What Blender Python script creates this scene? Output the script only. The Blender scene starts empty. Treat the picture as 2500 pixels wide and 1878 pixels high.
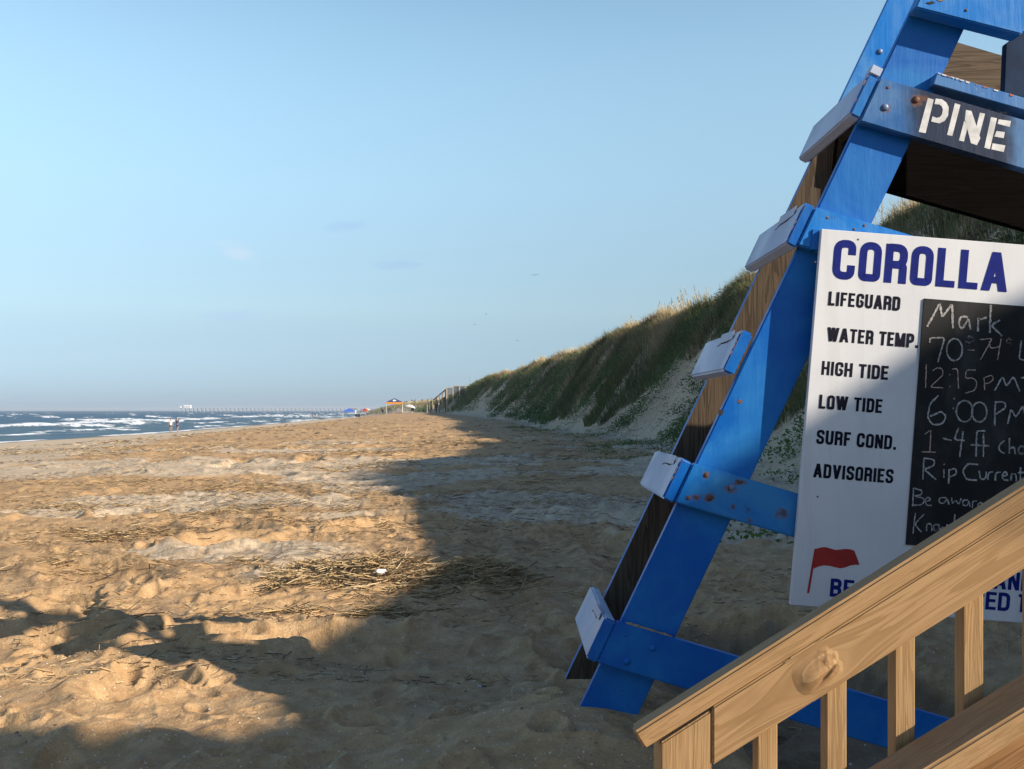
import bpy, bmesh, math, random
import numpy as np
from mathutils import Vector, Matrix, Euler
random.seed(7); rng = np.random.default_rng(7)
S = bpy.context.scene
COL = S.collection
F = 2400.0; CX = 1250.0; HY = 1002.0
def P(x, y, Y):                                   # point that the photograph shows at x, y when it stands Y metres away
    return Vector(((x-CX)/F*Y, Y, (HY-y)/F*Y))

# ------------------------------------------------------------------ noise
def _hash(ix, iy, s):
    n = (ix.astype(np.int64)*374761393 + iy.astype(np.int64)*668265263 + s*1442695041) & 0xffffffff
    n = ((n ^ (n >> 13))*1274126177) & 0xffffffff
    return ((n ^ (n >> 16)) & 0xffffff)/float(0xffffff)
def vn(x, y, s=0):
    x = np.asarray(x, float); y = np.asarray(y, float)
    ix = np.floor(x); iy = np.floor(y); fx = x-ix; fy = y-iy
    fx = fx*fx*fx*(fx*(fx*6-15)+10); fy = fy*fy*fy*(fy*(fy*6-15)+10)
    a = _hash(ix, iy, s); b = _hash(ix+1, iy, s); c = _hash(ix, iy+1, s); d = _hash(ix+1, iy+1, s)
    return (a+(b-a)*fx)*(1-fy)+(c+(d-c)*fx)*fy*1.0
def sn(x, y, s=0): return vn(x, y, s)*2-1
def fbm(x, y, s=0, o=4):
    r = 0; a = 1; t = 0
    for i in range(o):
        r = r+a*sn(x, y, s+i*17); t += a; a *= .5; x = x*2.03+3.1; y = y*2.03+1.7
    return r/t
def ss(a, b, x):
    t = np.clip((x-a)/(b-a), 0, 1); return t*t*(3-2*t)

# ------------------------------------------------------------------ materials
def newmat(name):
    m = bpy.data.materials.new(name); m.use_nodes = True
    nt = m.node_tree; return m, nt, nt.nodes['Principled BSDF']
def N(nt, t, **k):
    n = nt.nodes.new(t)
    for a, v in k.items():
        if a.startswith('i_'): n.inputs[a[2:].replace('_', ' ')].default_value = v
        else: setattr(n, a, v)
    return n
def L(nt, a, b): nt.links.new(a, b)
def mixc(nt, fac, a, b, mode='MIX'):
    n = nt.nodes.new('ShaderNodeMix'); n.data_type = 'RGBA'; n.blend_type = mode
    for sock, v in ((n.inputs['Factor'], fac), (n.inputs['A'], a), (n.inputs['B'], b)):
        if isinstance(v, (int, float)): sock.default_value = v
        elif isinstance(v, tuple): sock.default_value = (*v[:3], 1)
        else: L(nt, v, sock)
    return [o for o in n.outputs if o.type == 'RGBA'][0]
def ramp(nt, src, a, b, lo=0.0, hi=1.0):
    n = nt.nodes.new('ShaderNodeMapRange'); n.interpolation_type = 'SMOOTHSTEP'
    n.inputs['From Min'].default_value = a; n.inputs['From Max'].default_value = b
    n.inputs['To Min'].default_value = lo; n.inputs['To Max'].default_value = hi
    L(nt, src, n.inputs['Value']); return n.outputs['Result']
def noise(nt, vec, scale, detail=4, rough=.55, dist=0):
    n = N(nt, 'ShaderNodeTexNoise'); n.inputs['Scale'].default_value = scale
    n.inputs['Detail'].default_value = detail; n.inputs['Roughness'].default_value = rough
    n.inputs['Distortion'].default_value = dist
    if vec is not None: L(nt, vec, n.inputs['Vector'])
    return n.outputs['Fac']
def math_(nt, op, a, b=0.0, c=0.0):
    n = nt.nodes.new('ShaderNodeMath'); n.operation = op
    for i, v in enumerate((a, b, c)):
        if isinstance(v, (int, float)): n.inputs[i].default_value = v
        else: L(nt, v, n.inputs[i])
    return n.outputs[0]
def mapping(nt, vec, sc=(1, 1, 1), rot=(0, 0, 0), loc=(0, 0, 0)):
    n = nt.nodes.new('ShaderNodeMapping'); n.inputs['Scale'].default_value = sc
    n.inputs['Rotation'].default_value = rot; n.inputs['Location'].default_value = loc
    L(nt, vec, n.inputs['Vector']); return n.outputs[0]
def objco(nt): return N(nt, 'ShaderNodeTexCoord').outputs['Object']
def bump(nt, b, h, strength=.5, dist=.01, prev=None):
    n = nt.nodes.new('ShaderNodeBump'); n.inputs['Strength'].default_value = strength
    n.inputs['Distance'].default_value = dist; L(nt, h, n.inputs['Height'])
    if prev is not None: L(nt, prev, n.inputs['Normal'])
    if b is not None: L(nt, n.outputs[0], b.inputs['Normal'])
    return n.outputs[0]
def plain(name, c, rough=.6, var=.12, sc=8, bmp=0.0, spec=.5):
    m, nt, b = newmat(name); co = objco(nt)
    n1 = noise(nt, co, sc, 4)
    L(nt, mixc(nt, ramp(nt, n1, .3, .7), tuple(max(0, v*(1-var)) for v in c), tuple(min(1, v*(1+var)) for v in c)), b.inputs['Base Color'])
    b.inputs['Roughness'].default_value = rough; b.inputs['Specular IOR Level'].default_value = spec
    if bmp: bump(nt, b, noise(nt, co, sc*6, 3), bmp, .004)
    return m
def attr(nt, name): return N(nt, 'ShaderNodeAttribute', attribute_name=name).outputs

def sand_mat():
    m, nt, b = newmat('beach_sand'); co = objco(nt)
    pale = attr(nt, 'pale')['Fac']; damp = attr(nt, 'damp')['Fac']; litter = attr(nt, 'litter')['Fac']; rough_ = math_(nt, 'SUBTRACT', 1.0, math_(nt, 'MULTIPLY', attr(nt, 'calm')['Fac'], .8))
    n0 = noise(nt, co, 1.3, 6, .6); n1 = noise(nt, co, 9, 6, .65); n2 = noise(nt, co, 120, 3, .7)
    tan = mixc(nt, ramp(nt, n1, .3, .7), SAND_A, SAND_B)
    pl = mixc(nt, ramp(nt, n1, .3, .7), SAND_C, SAND_D)
    pf = math_(nt, 'ADD', pale, math_(nt, 'MULTIPLY', math_(nt, 'SUBTRACT', n0, .5), .9))
    col = mixc(nt, ramp(nt, pf, .32, .72), tan, pl)
    col = mixc(nt, math_(nt, 'MULTIPLY', ramp(nt, n2, .35, .7), .38), col, (.24, .15, .085))
    sp = N(nt, 'ShaderNodeTexVoronoi'); sp.inputs['Scale'].default_value = 70; L(nt, co, sp.inputs['Vector'])
    cs = N(nt, 'ShaderNodeSeparateColor'); L(nt, sp.outputs['Color'], cs.inputs[0])
    spot = math_(nt, 'MULTIPLY', ramp(nt, sp.outputs['Distance'], .30, .12), ramp(nt, cs.outputs[0], .80, .9))
    col = mixc(nt, math_(nt, 'MULTIPLY', spot, .75), col, (.78, .68, .55))
    dk = math_(nt, 'MULTIPLY', ramp(nt, sp.outputs['Distance'], .34, .14), ramp(nt, cs.outputs[1], .84, .9))
    col = mixc(nt, math_(nt, 'MULTIPLY', dk, .6), col, (.10, .07, .05))
    l1 = noise(nt, mapping(nt, co, (1, 2.2, 1)), 7, 5, .7)
    lf = math_(nt, 'MULTIPLY', litter, ramp(nt, l1, .44, .60))
    col = mixc(nt, math_(nt, 'MULTIPLY', lf, .62), col, (.15, .105, .065))
    l2 = noise(nt, mapping(nt, co, (1, 1.8, 1)), 34, 4, .75); l3 = noise(nt, mapping(nt, co, (1, 1.6, 1)), 2.3, 6, .75)
    col = mixc(nt, math_(nt, 'MULTIPLY', math_(nt, 'MULTIPLY', ramp(nt, l2, .60, .70), .55), rough_), col, (.12, .08, .05))
    col = mixc(nt, math_(nt, 'MULTIPLY', ramp(nt, l3, .57, .68), math_(nt, 'MULTIPLY', math_(nt, 'ADD', math_(nt, 'MULTIPLY', litter, .5), .12), rough_)), col, (.16, .11, .065))
    col = mixc(nt, math_(nt, 'MULTIPLY', ramp(nt, l2, .36, .28), .45), col, (.60, .50, .36))
    col = mixc(nt, math_(nt, 'MULTIPLY', damp, .8), col, (.13, .10, .075))
    L(nt, col, b.inputs['Base Color'])
    b.inputs['Roughness'].default_value = .95; b.inputs['Specular IOR Level'].default_value = .15
    p = bump(nt, None, noise(nt, co, 5, 6, .7), .45, .04); p = bump(nt, None, noise(nt, co, 28, 5, .7), .9, .014, p)
    bump(nt, b, n2, .6, .004, p)
    return m
SAND_A = (.36, .228, .115); SAND_B = (.52, .36, .20); SAND_C = (.43, .345, .24); SAND_D = (.62, .52, .39)

def paint_mat(name, c, fade, fadeamt=.5, rust=True, rough=.42, wear=None, spots=(), dark=None):
    m, nt, b = newmat(name); co = objco(nt)
    n1 = noise(nt, co, 3.1, 6, .6, .6); n2 = noise(nt, mapping(nt, co, (1, 1, .12), (0, math.radians(-25), 0)), 26, 4)
    col = mixc(nt, math_(nt, 'MULTIPLY', ramp(nt, n1, .40, .68), fadeamt), c, fade)
    col = mixc(nt, math_(nt, 'MULTIPLY', ramp(nt, n2, .52, .75), .16*fadeamt+.04), col, fade)
    n5 = noise(nt, co, 38, 5, .75, .5); col = mixc(nt, math_(nt, 'MULTIPLY', ramp(nt, n5, .60, .72), .35), col, tuple(v*.45 for v in c))
    n6 = noise(nt, co, 22, 4, .8); col = mixc(nt, ramp(nt, n6, .725, .74), col, (.22, .17, .13))
    if rust:
        n3 = noise(nt, co, 15, 4, .7); col = mixc(nt, math_(nt, 'MULTIPLY', ramp(nt, n3, .70, .78), .75), col, (.05, .03, .02))
    if wear:
        n4 = noise(nt, co, 11, 5, .7); col = mixc(nt, ramp(nt, n4, .64, .66), col, wear)
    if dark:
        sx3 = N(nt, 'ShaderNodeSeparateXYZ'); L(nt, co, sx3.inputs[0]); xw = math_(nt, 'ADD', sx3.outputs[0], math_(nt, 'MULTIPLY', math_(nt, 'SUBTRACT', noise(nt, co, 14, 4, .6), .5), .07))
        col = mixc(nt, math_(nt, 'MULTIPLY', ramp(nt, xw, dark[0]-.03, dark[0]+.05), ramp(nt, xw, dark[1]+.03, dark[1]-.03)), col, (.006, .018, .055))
    for (px_, py_, Ys, r_, sx_, am) in spots:
        q_ = P(px_, py_, Ys); sub = N(nt, 'ShaderNodeVectorMath', operation='SUBTRACT'); L(nt, co, sub.inputs[0]); sub.inputs[1].default_value = (q_.x, q_.y, q_.z)
        scl = N(nt, 'ShaderNodeVectorMath', operation='MULTIPLY'); L(nt, sub.outputs[0], scl.inputs[0]); scl.inputs[1].default_value = (1/(r_*sx_), 0, 1/r_)
        ln_ = N(nt, 'ShaderNodeVectorMath', operation='LENGTH'); L(nt, scl.outputs[0], ln_.inputs[0])
        dd = math_(nt, 'ADD', ln_.outputs['Value'], math_(nt, 'MULTIPLY', math_(nt, 'SUBTRACT', noise(nt, co, 70, 4, .7), .5), 2.2))
        col = mixc(nt, math_(nt, 'MULTIPLY', ramp(nt, dd, 1.2, .3), am), col, (.17, .07, .025)); col = mixc(nt, math_(nt, 'MULTIPLY', ramp(nt, dd, .75, .1), am), col, (.035, .018, .012))
    L(nt, col, b.inputs['Base Color']); b.inputs['Specular IOR Level'].default_value = .22
    L(nt, ramp(nt, n1, .3, .7, rough-.08, rough+.2), b.inputs['Roughness'])
    p = bump(nt, None, noise(nt, mapping(nt, co, (1, 1, .1), (0, math.radians(-25), 0)), 45, 4, .65), .45, .003)
    bump(nt, b, noise(nt, co, 90, 3), .12, .001, p)
    return m

def wood_mat(name, light, dark, along='X', scale=34, knot=None, amt=.75, rough=.6):
    m, nt, b = newmat(name); co = objco(nt)
    if knot:
        # grain lines swirl round the knot
        kx, kz = knot
        sub = N(nt, 'ShaderNodeVectorMath', operation='SUBTRACT'); L(nt, co, sub.inputs[0]); sub.inputs[1].default_value = (kx, 0, kz)
        sc = N(nt, 'ShaderNodeVectorMath', operation='MULTIPLY'); L(nt, sub.outputs[0], sc.inputs[0]); sc.inputs[1].default_value = (1/.10, 0, 1/.045)
        ln = N(nt, 'ShaderNodeVectorMath', operation='LENGTH'); L(nt, sc.outputs[0], ln.inputs[0])
        g = math_(nt, 'DIVIDE', 1.0, math_(nt, 'ADD', math_(nt, 'POWER', ln.outputs['Value'], 2.0), .35))
        sep = N(nt, 'ShaderNodeSeparateXYZ'); L(nt, sub.outputs[0], sep.inputs[0])
        dz = math_(nt, 'MULTIPLY', sep.outputs[2], math_(nt, 'MULTIPLY', g, -.62))
        cmb = N(nt, 'ShaderNodeCombineXYZ'); L(nt, dz, cmb.inputs[2])
        ad = N(nt, 'ShaderNodeVectorMath', operation='ADD'); L(nt, co, ad.inputs[0]); L(nt, cmb.outputs[0], ad.inputs[1])
        co = ad.outputs[0]
    scv = {'X': (.045, 1, 1), 'Z': (1, 1, .045), 'Y': (1, .045, 1)}[along]
    c2 = mapping(nt, co, scv)
    n1 = noise(nt, c2, scale, 3, .5, .7)
    rings = math_(nt, 'FRACT', math_(nt, 'MULTIPLY', n1, 7.0))
    r2 = math_(nt, 'MULTIPLY', ramp(nt, rings, .15, .9), ramp(nt, rings, 1.0, .93))
    n3 = noise(nt, mapping(nt, co, tuple(.02 if v < 1 else 1 for v in scv)), scale*9, 2)
    col = mixc(nt, math_(nt, 'MULTIPLY', r2, amt), light, dark)
    col = mixc(nt, math_(nt, 'MULTIPLY', ramp(nt, n3, .4, .7), .25), col, dark)
    n4 = noise(nt, co, 5, 4, .6); col = mixc(nt, math_(nt, 'MULTIPLY', ramp(nt, n4, .5, .75), .3), col, tuple(v*.6 for v in dark))
    L(nt, col, b.inputs['Base Color']); b.inputs['Roughness'].default_value = rough; b.inputs['Specular IOR Level'].default_value = .12
    bump(nt, b, math_(nt, 'ADD', r2, n3), .25, .002)
    return m
def blade_mat(name, rough=.75, trans=.25):
    m, nt, b = newmat(name); a = attr(nt, 'tint')['Color']
    L(nt, a, b.inputs['Base Color']); b.inputs['Roughness'].default_value = rough
    b.inputs['Specular IOR Level'].default_value = .25
    t = N(nt, 'ShaderNodeBsdfTranslucent'); L(nt, a, t.inputs['Color'])
    mx = N(nt, 'ShaderNodeMixShader'); mx.inputs[0].default_value = trans
    L(nt, b.outputs[0], mx.inputs[1]); L(nt, t.outputs[0], mx.inputs[2])
    L(nt, mx.outputs[0], nt.nodes['Material Output'].inputs['Surface'])
    return m

BLUE = paint_mat('blue_paint', (.001, .095, .40), (.02, .23, .52), .45)
SPOTS_A = [(1784, 1192, 3.158, .017, 1.3, .9), (1806, 1178, 3.158, .012, 1.9, .8), (1732, 1216, 3.158, .016, 1.3, .95), (1700, 1214, 3.158, .011, 1.8, .8), (1723, 1160, 3.158, .014, 1, .8), (1910, 1255, 3.158, .022, 1.2, .55), (1790, 1238, 3.158, .011, 1, .5), (1765, 1145, 3.158, .008, 3.5, .6), (1830, 1270, 3.158, .012, 1, .5)]
SPOTS_B = [(2163, 265, 3.158, .016, 1.2, .7), (2239, 246, 3.158, .020, 1.3, .9), (2168, 215, 3.158, .008, 1, .7), (2262, 240, 3.158, .010, 1.2, .6)]
BLUE_RA = paint_mat('rust_stained_paint', (.002, .12, .43), (.06, .28, .52), .55, spots=SPOTS_A)
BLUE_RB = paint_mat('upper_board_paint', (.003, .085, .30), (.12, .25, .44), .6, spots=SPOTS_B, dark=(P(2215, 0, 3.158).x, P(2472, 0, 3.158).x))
BLUE_F = paint_mat('faded_blue_paint', (.002, .15, .52), (.10, .29, .54), .7)
BLUE_W = paint_mat('peeling_blue_paint', (.015, .12, .38), (.12, .26, .48), .5, wear=(.5, .5, .5))
WHITE_P = paint_mat('white_tread_paint', (.39, .46, .61), (.30, .37, .52), .5, rust=False, wear=None)
SIGN_W, nt_, b_ = newmat('white_sign_paint'); c_ = objco(nt_)
n_a = noise(nt_, mapping(nt_, c_, (1, 1, .06)), 22, 4, .6); n_b = noise(nt_, c_, 2.6, 5, .6); n_c = noise(nt_, c_, 45, 4, .75)
k_ = mixc(nt_, ramp(nt_, n_b, .3, .7), (.60, .62, .66), (.53, .55, .60)); k_ = mixc(nt_, math_(nt_, 'MULTIPLY', ramp(nt_, n_a, .5, .72), .22), k_, (.38, .38, .38)); k_ = mixc(nt_, math_(nt_, 'MULTIPLY', ramp(nt_, n_c, .66, .74), .35), k_, (.30, .27, .22))
L(nt_, k_, b_.inputs['Base Color']); b_.inputs['Roughness'].default_value = .5; bump(nt_, b_, n_a, .25, .002)
CHALKB, nt_, b_ = newmat('chalkboard_paint'); c_ = objco(nt_)
L(nt_, mixc(nt_, ramp(nt_, noise(nt_, mapping(nt_, c_, (1, 1, .5)), 7, 5, .6, .8), .42, .75), (.005, .006, .008), (.030, .031, .034)), b_.inputs['Base Color']); b_.inputs['Roughness'].default_value = .6; b_.inputs['Specular IOR Level'].default_value = .25
CHALK = plain('chalk', (.30, .295, .30), .9, .45, 120)
CHALK_P = plain('pink_chalk', (.42, .31, .27), .9, .4, 120)
NAVY = plain('navy_lettering', (.008, .016, .16), .75, .15, 30, spec=.1)
BLACKL = plain('black_lettering', (.008, .008, .018), .75, .2, 30, spec=.1)
REDF = plain('red_flag_paint', (.30, .012, .012), .45, .15, 20)
STENCIL = plain('white_stencil_paint', (.52, .53, .55), .6, .2, 25)
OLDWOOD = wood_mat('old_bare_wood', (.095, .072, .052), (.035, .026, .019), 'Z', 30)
SHADEWOOD = wood_mat('shade_black_wood', (.007, .006, .0055), (.004, .0035, .003), 'X', 30, rough=1.0); SHADEWOOD.node_tree.nodes['Principled BSDF'].inputs['Specular IOR Level'].default_value = 0  # near-black base colour stands in for the shade under the deck
OLDWOOD_X = wood_mat('weathered_board', (.12, .088, .06), (.04, .029, .021), 'X', 30)
RUST = plain('rusty_steel', (.10, .045, .025), .7, .5, 60, .3)
RUSTL = plain('rust_stain', (.16, .06, .02), .8, .5, 40)
STEELB = plain('blue_painted_bolt', (.10, .17, .30), .4, .3, 40)
CRACK = plain('dark_crack', (.02, .018, .02), .9, .2)
PEEL = plain('bare_peeled_edge', (.26, .17, .14), .8, .3, 50)
GRASS = blade_mat('grass_blades'); LEAF = blade_mat('leafy_plants', .6, .3); STRAW = blade_mat('dry_reed', .7, .1)

# ------------------------------------------------------------------ object helpers
def tag(o, label=None, cat=None, group=None, kind=None):
    if label: o['label'] = label
    if cat: o['category'] = cat
    if group: o['group'] = group
    if kind: o['kind'] = kind
    return o
def empty(name, loc=(0, 0, 0), rz=0, label=None, cat=None, group=None):
    o = bpy.data.objects.new(name, None); o.empty_display_size = .3; COL.objects.link(o)
    o.location = loc; o.rotation_euler = (0, 0, rz); return tag(o, label, cat, group)
def link(name, me, mat, parent=None):
    o = bpy.data.objects.new(name, me); COL.objects.link(o)
    if mat is not None: me.materials.append(mat)
    if parent is not None: o.parent = parent
    return o
def npmesh(name, V, quads=None, tris=None, smooth=False, attrs=None):
    me = bpy.data.meshes.new(name); V = np.asarray(V, np.float32)
    q = np.zeros((0, 4), np.int32) if quads is None else np.asarray(quads, np.int32)
    t = np.zeros((0, 3), np.int32) if tris is None else np.asarray(tris, np.int32)
    me.vertices.add(len(V)); me.vertices.foreach_set('co', V.ravel())
    nl = len(q)*4+len(t)*3; me.loops.add(nl)
    me.loops.foreach_set('vertex_index', np.concatenate([q.ravel(), t.ravel()]))
    me.polygons.add(len(q)+len(t))
    st = np.concatenate([np.arange(len(q))*4, len(q)*4+np.arange(len(t))*3]).astype(np.int32)
    me.polygons.foreach_set('loop_start', st)
    me.update(calc_edges=True)
    if smooth: me.polygons.foreach_set('use_smooth', np.ones(len(q)+len(t), bool))
    for k, v in (attrs or {}).items():
        v = np.asarray(v, np.float32)
        if v.ndim == 1: me.attributes.new(k, 'FLOAT', 'POINT').data.foreach_set('value', v)
        else:
            c = np.ones((len(V), 4), np.float32); c[:, :3] = v
            me.attributes.new(k, 'FLOAT_COLOR', 'POINT').data.foreach_set('color', c.ravel())
    return me
class MB:
    def __init__(s): s.bm = bmesh.new()
    def poly(s, a, b=None):
        """prism: ring a (list of points) to ring b"""
        va = [s.bm.verts.new(p) for p in a]
        if b is None: s.bm.faces.new(va); return s
        vb = [s.bm.verts.new(p) for p in b]; n = len(va)
        s.bm.faces.new(va[::-1]); s.bm.faces.new(vb)
        for i in range(n): s.bm.faces.new((va[i], va[(i+1) % n], vb[(i+1) % n], vb[i]))
        return s
    def box(s, x0, x1, y0, y1, z0, z1, M=None):
        a = [Vector(p) for p in ((x0, y0, z0), (x1, y0, z0), (x1, y1, z0), (x0, y1, z0))]
        b = [Vector(p) for p in ((x0, y0, z1), (x1, y0, z1), (x1, y1, z1), (x0, y1, z1))]
        if M is not None: a = [M @ p for p in a]; b = [M @ p for p in b]
        return s.poly(a, b)
    def tube(s, p, q, r, r2=None, n=8, cap=True):
        p = Vector(p); q = Vector(q); d = (q-p).normalized(); r2 = r if r2 is None else r2
        u = d.orthogonal().normalized(); v = d.cross(u)
        A = [p+(u*math.cos(2*math.pi*i/n)+v*math.sin(2*math.pi*i/n))*r for i in range(n)]
        B = [q+(u*math.cos(2*math.pi*i/n)+v*math.sin(2*math.pi*i/n))*r2 for i in range(n)]
        return s.poly(A, B)
    def ball(s, c, r, seg=10, jitter=0):
        rr = bmesh.ops.create_uvsphere(s.bm, u_segments=seg, v_segments=max(4, seg*2//3), radius=1)
        for v in rr['verts']:
            k = 1+random.uniform(-jitter, jitter)
            v.co = Vector((v.co.x*r[0]*k+c[0], v.co.y*r[1]*k+c[1], v.co.z*r[2]*k+c[2]))
        return s
    def bevel(s, w, seg=1):
        bmesh.ops.bevel(s.bm, geom=list(s.bm.edges), offset=w, segments=seg, affect='EDGES', clamp_overlap=True); return s
    def build(s, name, mat, parent=None, smooth=False, local=None):
        bmesh.ops.recalc_face_normals(s.bm, faces=s.bm.faces)
        me = bpy.data.meshes.new(name); s.bm.to_mesh(me); s.bm.free()
        if smooth: me.polygons.foreach_set('use_smooth', [True]*len(me.polygons))
        o = link(name, me, mat, parent)
        return o
def board(name, c0, c1, c2, c3, depth, mat, parent, bev=.004, seg=2):
    """plank whose front face has the four corners c0..c3 and that reaches back by the vector depth"""
    d = Vector(depth)
    mb = MB().poly([Vector(c) for c in (c0, c1, c2, c3)], [Vector(c)+d for c in (c0, c1, c2, c3)])
    mb.bevel(bev, seg); return mb.build(name, mat, parent)

# ------------------------------------------------------------------ terrain functions
SH_Y = [-3000, 120, 211, 290, 396, 700, 1300, 3000]; SH_X = [-42.5, -41.2, -48, -56, -62, -85, -130, -300]
CR = np.array([  # Y, crest X, crest height, face width
    (-300, 6, 2.5, 9), (-40, 7, 3.0, 8), (-9, 8.6, 2.6, 7), (-3.4, 9.0, 2.5, 7), (-2.7, 9.3, 2.9, 7), (-2.3, 9.5, 3.9, 7), (-2.1, 9.6, 4.4, 7), (-1.87, 9.8, 4.72, 7), (-1.45, 10.0, 5.1, 7), (-.9, 10.2, 5.12, 7), (.6, 10.6, 5.2, 7),
    (1.9, 10.8, 5.3, 7), (7, 11.8, 6.5, 7.5), (15, 11.3, 6.2, 7), (20, 10.9, 5.3, 6.5), (25, 10.5, 4.75, 6), (28, 10.1, 4.65, 5.8), (36, 10.2, 4.7, 5.8), (44, 9.8, 4.8, 6), (46.5, 8.6, 4.85, 5.6), (54, 8.0, 4.8, 5.8), (61, 7.4, 4.75, 5.8), (70, 7.2, 4.75, 6), (80, 6.7, 4.75, 6.2), (93, 5.0, 4.75, 6.5), (112, 2.6, 4.75, 6.5), (135, -1.2, 4.7, 6.6),
    (169, -4.9, 4.8, 5.8), (190, -6.6, 4.1, 9), (205, -9, 3.2, 12), (250, -14, 2.9, 14), (350, -32, 2.8, 18), (500, -56, 3.2, 24), (900, -100, 5.0, 30), (1300, -130, 6.5, 40), (3000, -250, 10, 60)])
def shore(Y): return np.interp(Y, SH_Y, SH_X)
BY, BX = [0, 15, 22, 60, 120, 200, 600], [-8, -9.2, -11.7, -20.5, -30, -38, -80]
QX = [-200, -60, -20, 0, 8, 16, 24, 33, 41, 60, 200]; QZ = [-12, -7, -3.7, -2.64, -2.28, -1.9, -1.52, -1.26, -1.12, -1.02, -1.0]
def dune_d(X, Y):
    xc = np.interp(Y, CR[:, 0], CR[:, 1])+.40*sn(Y/6.5, 0, 91)*ss(20, 32, Y)+.22*sn(Y/2.1, 0, 92)*ss(20, 32, Y)
    return X-xc
def height(X, Y, cell=None):
    X = np.asarray(X, float); Y = np.asarray(Y, float)
    if cell is None: cell = np.full(X.shape, .01)
    q = X-shore(Y)
    z = np.interp(q, QX, QZ)
    z = z+ss(40, 185, Y)*ss(12, 24, q)*.95
    # berm edge
    def oct_(lam, amp, seed, ax=1.0, ay=1.0):
        w = np.clip(lam/(2.5*cell)-.6, 0, 1); return amp*w*sn(X/lam*ax, Y/lam*ay, seed)
    def ridge(lam, amp, seed):
        w = np.clip(lam/(2.5*cell)-.6, 0, 1); return amp*w*(.6-1.9*np.sqrt(np.abs(sn(X/lam+.5*sn(X/lam*.6, Y/lam*.6, seed+40), Y/lam*1.15, seed))+.01))
    calm = ss(1.5, -2.5, X-np.interp(Y, BY, BX)-1.2)*ss(12, 16, Y)
    hum = ss(8, 20, q)*(1-.8*calm)
    z = z+hum*(oct_(3.1, .05, 1)+oct_(1.35, .034, 2)+ridge(.75, .030, 3)+ridge(.31, .014, 4)+oct_(.13, .010, 5)+oct_(.06, .005, 6))
    z = z+hum*ss(14, 22, Y)*(oct_(2.2, .07, 7)+oct_(.9, .055, 8)+oct_(.45, .035, 10))
    z = z+(1-hum)*oct_(6, .03, 9)
    # footprints: small sharp dips
    for s_, lam, dep, dens in ((31, .42, .05, .50), (32, .31, .035, .5), (33, 1.1, .08, .6), (34, .22, .022, .5), (35, 1.9, .16, .62)):
        w = np.clip(lam/(3.0*cell)-.6, 0, 1)
        gx = X/lam; gy = Y/(lam*.8); ix = np.floor(gx); iy = np.floor(gy)
        on = _hash(ix, iy, s_) > dens
        px = .3+.4*_hash(ix, iy, s_+100); py = .3+.4*_hash(ix, iy, s_+200); an = _hash(ix, iy, s_+300)*3.1
        dx = gx-ix-px; dy = gy-iy-py; c = np.cos(an); s2 = np.sin(an)
        a = (dx*c+dy*s2)/.26; b_ = (-dx*s2+dy*c)/.14; r = a*a+b_*b_
        z = z-on*w*hum*dep*np.exp(-r*1.2)+on*w*hum*dep*.35*np.exp(-(r-2.2)**2)*(r < 5)
    # tyre rut with tread marks in the left foreground
    for (x0, y0, x1, y1, wd, dep, per) in ((-2.92, 6.65, -2.16, 4.75, .16, .11, .13), (-3.6, 6.1, -3.0, 4.9, .13, .07, .12), (-6.9, 25.5, -6.5, 22.2, .26, .22, .5), (-5.15, 25.8, -4.8, 22.4, .24, .2, .45), (-4.4, 16.5, -1.9, 12.0, .16, .07, .3)):
        dx, dy = x1-x0, y1-y0; ln = math.hypot(dx, dy); ux, uy = dx/ln, dy/ln
        a = (X-x0)*ux+(Y-y0)*uy; b_ = -(X-x0)*uy+(Y-y0)*ux+.07*np.sin(a*2.2)
        ins = ss(-.15, .15, a)*ss(ln+.15, ln-.15, a)
        z = z-ins*dep*np.exp(-(b_/wd)**4)*(.62+.38*np.sin((a-b_*.7)*2*math.pi/per))+ins*dep*.22*np.exp(-((np.abs(b_)-wd*1.55)/(wd*.45))**2)
    for off in (0, .95):
        xr = -.25+.032*(Y-8.8)**2+off; b_ = X-xr; ins = ss(3.9, 4.6, Y)*ss(15, 12.5, Y)*ss(3.0, 2.0, X)
        z = z-ins*.028*np.exp(-(b_/.13)**4)*(.7+.3*np.sin((Y-np.abs(b_)*.9)*2*math.pi/.13))+ins*.018*np.exp(-((np.abs(b_)-.2)/.06)**2)
    # cracked sand ledge running across the middle
    led = (Y-(12.2+.55*np.sin(X*1.3)+.35*sn(X*1.9, 0, 51)))
    z = z+.10*ss(.10, -.02, led)*ss(-4.2, -3.0, X)*ss(-.1, -.9, X)*ss(-1.8, 0, led)
    led = (Y-(8.1+.5*np.sin(X*1.1+1)+.2*sn(X*2.9, 0, 53)))
    z = z+.07*ss(.07, -.02, led)*ss(-5.4, -4.6, X)*ss(-2.2, -3.2, X)*ss(-1.2, 0, led)
    # swell under the heap of reeds
    z = z+.12*np.exp(-((X+.75)/.75)**2-((Y-6.7)/.30)**2)
    # sand at the foot of the stand, with a scooped hollow and a scarp behind it
    z = z+.20*np.exp(-((X-.25)/.5)**2-((Y-3.3)/.45)**2)+.11*ss(.8, 1.6, X)*ss(4.2, 5.2, Y)*ss(9, 6, Y)
    e = (Y-(5.75-1.15*(X-.75)))/1.5+.10*sn(X*3.1, Y*3.1, 61)+.04*sn(X*9, Y*9, 62)
    z = z-.24*ss(.10, -.22, e)*ss(.62, 1.05, X+.15*(Y-3.4))*ss(-2.6, -.9, e)*ss(6, 5.4, Y)
    z = z-.10*ss(.4, 1.4, X)*ss(4.2, 3.0, Y)
    # the dune
    d = dune_d(X, Y); H = np.interp(Y, CR[:, 0], CR[:, 2]); W = np.interp(Y, CR[:, 0], CR[:, 3])
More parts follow.
